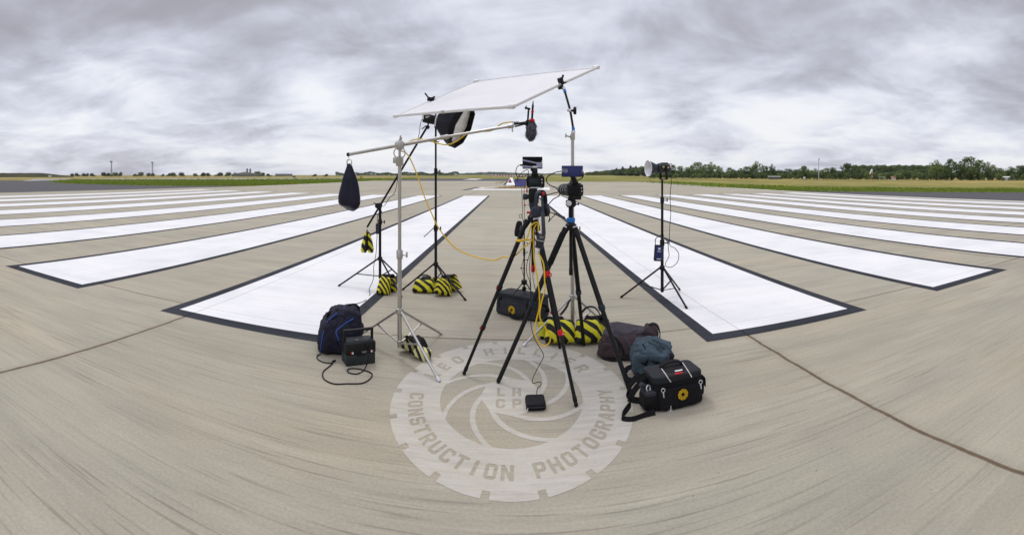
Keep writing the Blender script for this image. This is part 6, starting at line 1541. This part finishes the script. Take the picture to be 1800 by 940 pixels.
cable_thing('thin_cable', 'black cable curving down from the navy screen phone to the lens', [P(988, 301, 4.02), P(976, 303, 4.0), P(963, 310, 3.98), P(960.5, 318, 3.98), P(966, 325, 3.98), P(977, 330, 3.98), P(983, 338, 3.98), P(983, 344, 3.98), P(974, 349, 3.95), P(966, 357, 3.92), P(961, 364, 3.9), P(958, 371, 3.9)], .0042, 'black_cable')
cable_thing('thin_cable', 'black cable from the right camera across to the headphones', [P(995, 337, 4.0), P(980, 338, 3.97), P(968, 341, 3.94), P(959, 344, 3.9), P(954, 350, 3.9)], .0042, 'black_cable')
cable_thing('thin_cable', 'black cable end hooking out to the right of the headphones', [P(958, 371, 3.9), P(970, 374, 3.92), P(984, 378, 3.94), P(993, 382, 3.95), P(988, 383, 3.95), P(975, 376, 3.93), P(964, 372, 3.9)], .0036, 'black_cable')
cable_thing('thin_cable', 'short black cable dangling below the headphones', [P(960, 371, 3.9), P(965, 379, 3.9), P(966, 385, 3.9), P(964, 390, 3.9), P(969, 384, 3.92), P(977, 376, 3.93)], .0036, 'black_cable')
cable_thing('thin_cable', 'short black cable from the right edge of the navy screen phone to its camera', [P(1024, 300, 4.03), P(1026, 306, 4.02), P(1023, 313, 4.02), P(1015, 316.5, 4.02), P(1005, 318, 4.05)], .0042, 'black_cable')
al = P(663, 402, 7.22)
cable_thing('power_cable', 'black cable hanging from the softbox stand to the kit bag', [P(667, 372, 7.24), P(663.5, 382, 7.22), P(663, 402, 7.22), P(662.5, 420, 7.22), P(661, 445, 7.2), P(657, 468, 7.2), P(657, 485, 7.15), P(654, 497, 7.0), G(649, 508, .02), G(650, 517, .01), G(643, 527, .01), P(633, 532, 5.2), P(625, 534, 4.95)], .0048, 'black_cable')
tag(MB().box(al, (.045, .03, .16), None, .012).build('cable_adaptor', 'slate_plastic'), 'slim dark power adaptor in the cable beside the softbox stand', 'adaptor')
cable_thing('power_cable', 'thin black cable drooping from the back of the softbox lamp to its boom', [lamp_tail, P(741, 211, 6.9), P(738.5, 221, 6.9), P(737, 234, 6.9), P(734, 246, 6.95)], .0045, 'black_cable')
cable_thing('power_cable', 'thin black cable drooping below the boom of the softbox stand', [P(699, 311, 7.05), P(697, 325, 7.0), P(693, 340, 7.0), P(685, 347, 7.05), P(679, 357, 7.1), P(674, 363, 7.15)], .0042, 'black_cable')
cable_thing('thin_cable', 'thin grey wire with a small loop along the top of the microphone stand', [P(917, 331, 5.7), P(918, 360, 5.68), P(918, 378, 5.67), P(914, 383, 5.66), P(912.5, 379, 5.66), P(916, 376.5, 5.66), P(918.5, 384, 5.67), P(920, 395, 5.67), P(919, 425, 5.68), P(921, 450, 5.66), P(917, 470, 5.66), P(922, 490, 5.66)], .003, 'black_cable')

# ---------------------------------------------------------------- air
def haze():
    m = bpy.data.materials.new('haze_air'); m.use_nodes = True; nt = m.node_tree; nt.nodes.clear()
    out = nt.nodes.new('ShaderNodeOutputMaterial'); v = nt.nodes.new('ShaderNodeVolumePrincipled')
    v.inputs['Color'].default_value = (0.80, 0.87, 0.98, 1); v.inputs['Density'].default_value = 0.00009; v.inputs['Anisotropy'].default_value = 0.2
    nt.links.new(v.outputs[0], out.inputs['Volume'])
    me = bpy.data.meshes.new('haze'); bm = bmesh.new(); bmesh.ops.create_cube(bm, size=1.0)
    bmesh.ops.scale(bm, vec=(5400, 5400, 42), verts=bm.verts); bmesh.ops.translate(bm, vec=(0, 0, 19.9), verts=bm.verts); bm.to_mesh(me); bm.free(); me.materials.append(m)
    o = bpy.data.objects.new('haze', me); col.objects.link(o); tag(o, kind='stuff')
haze()
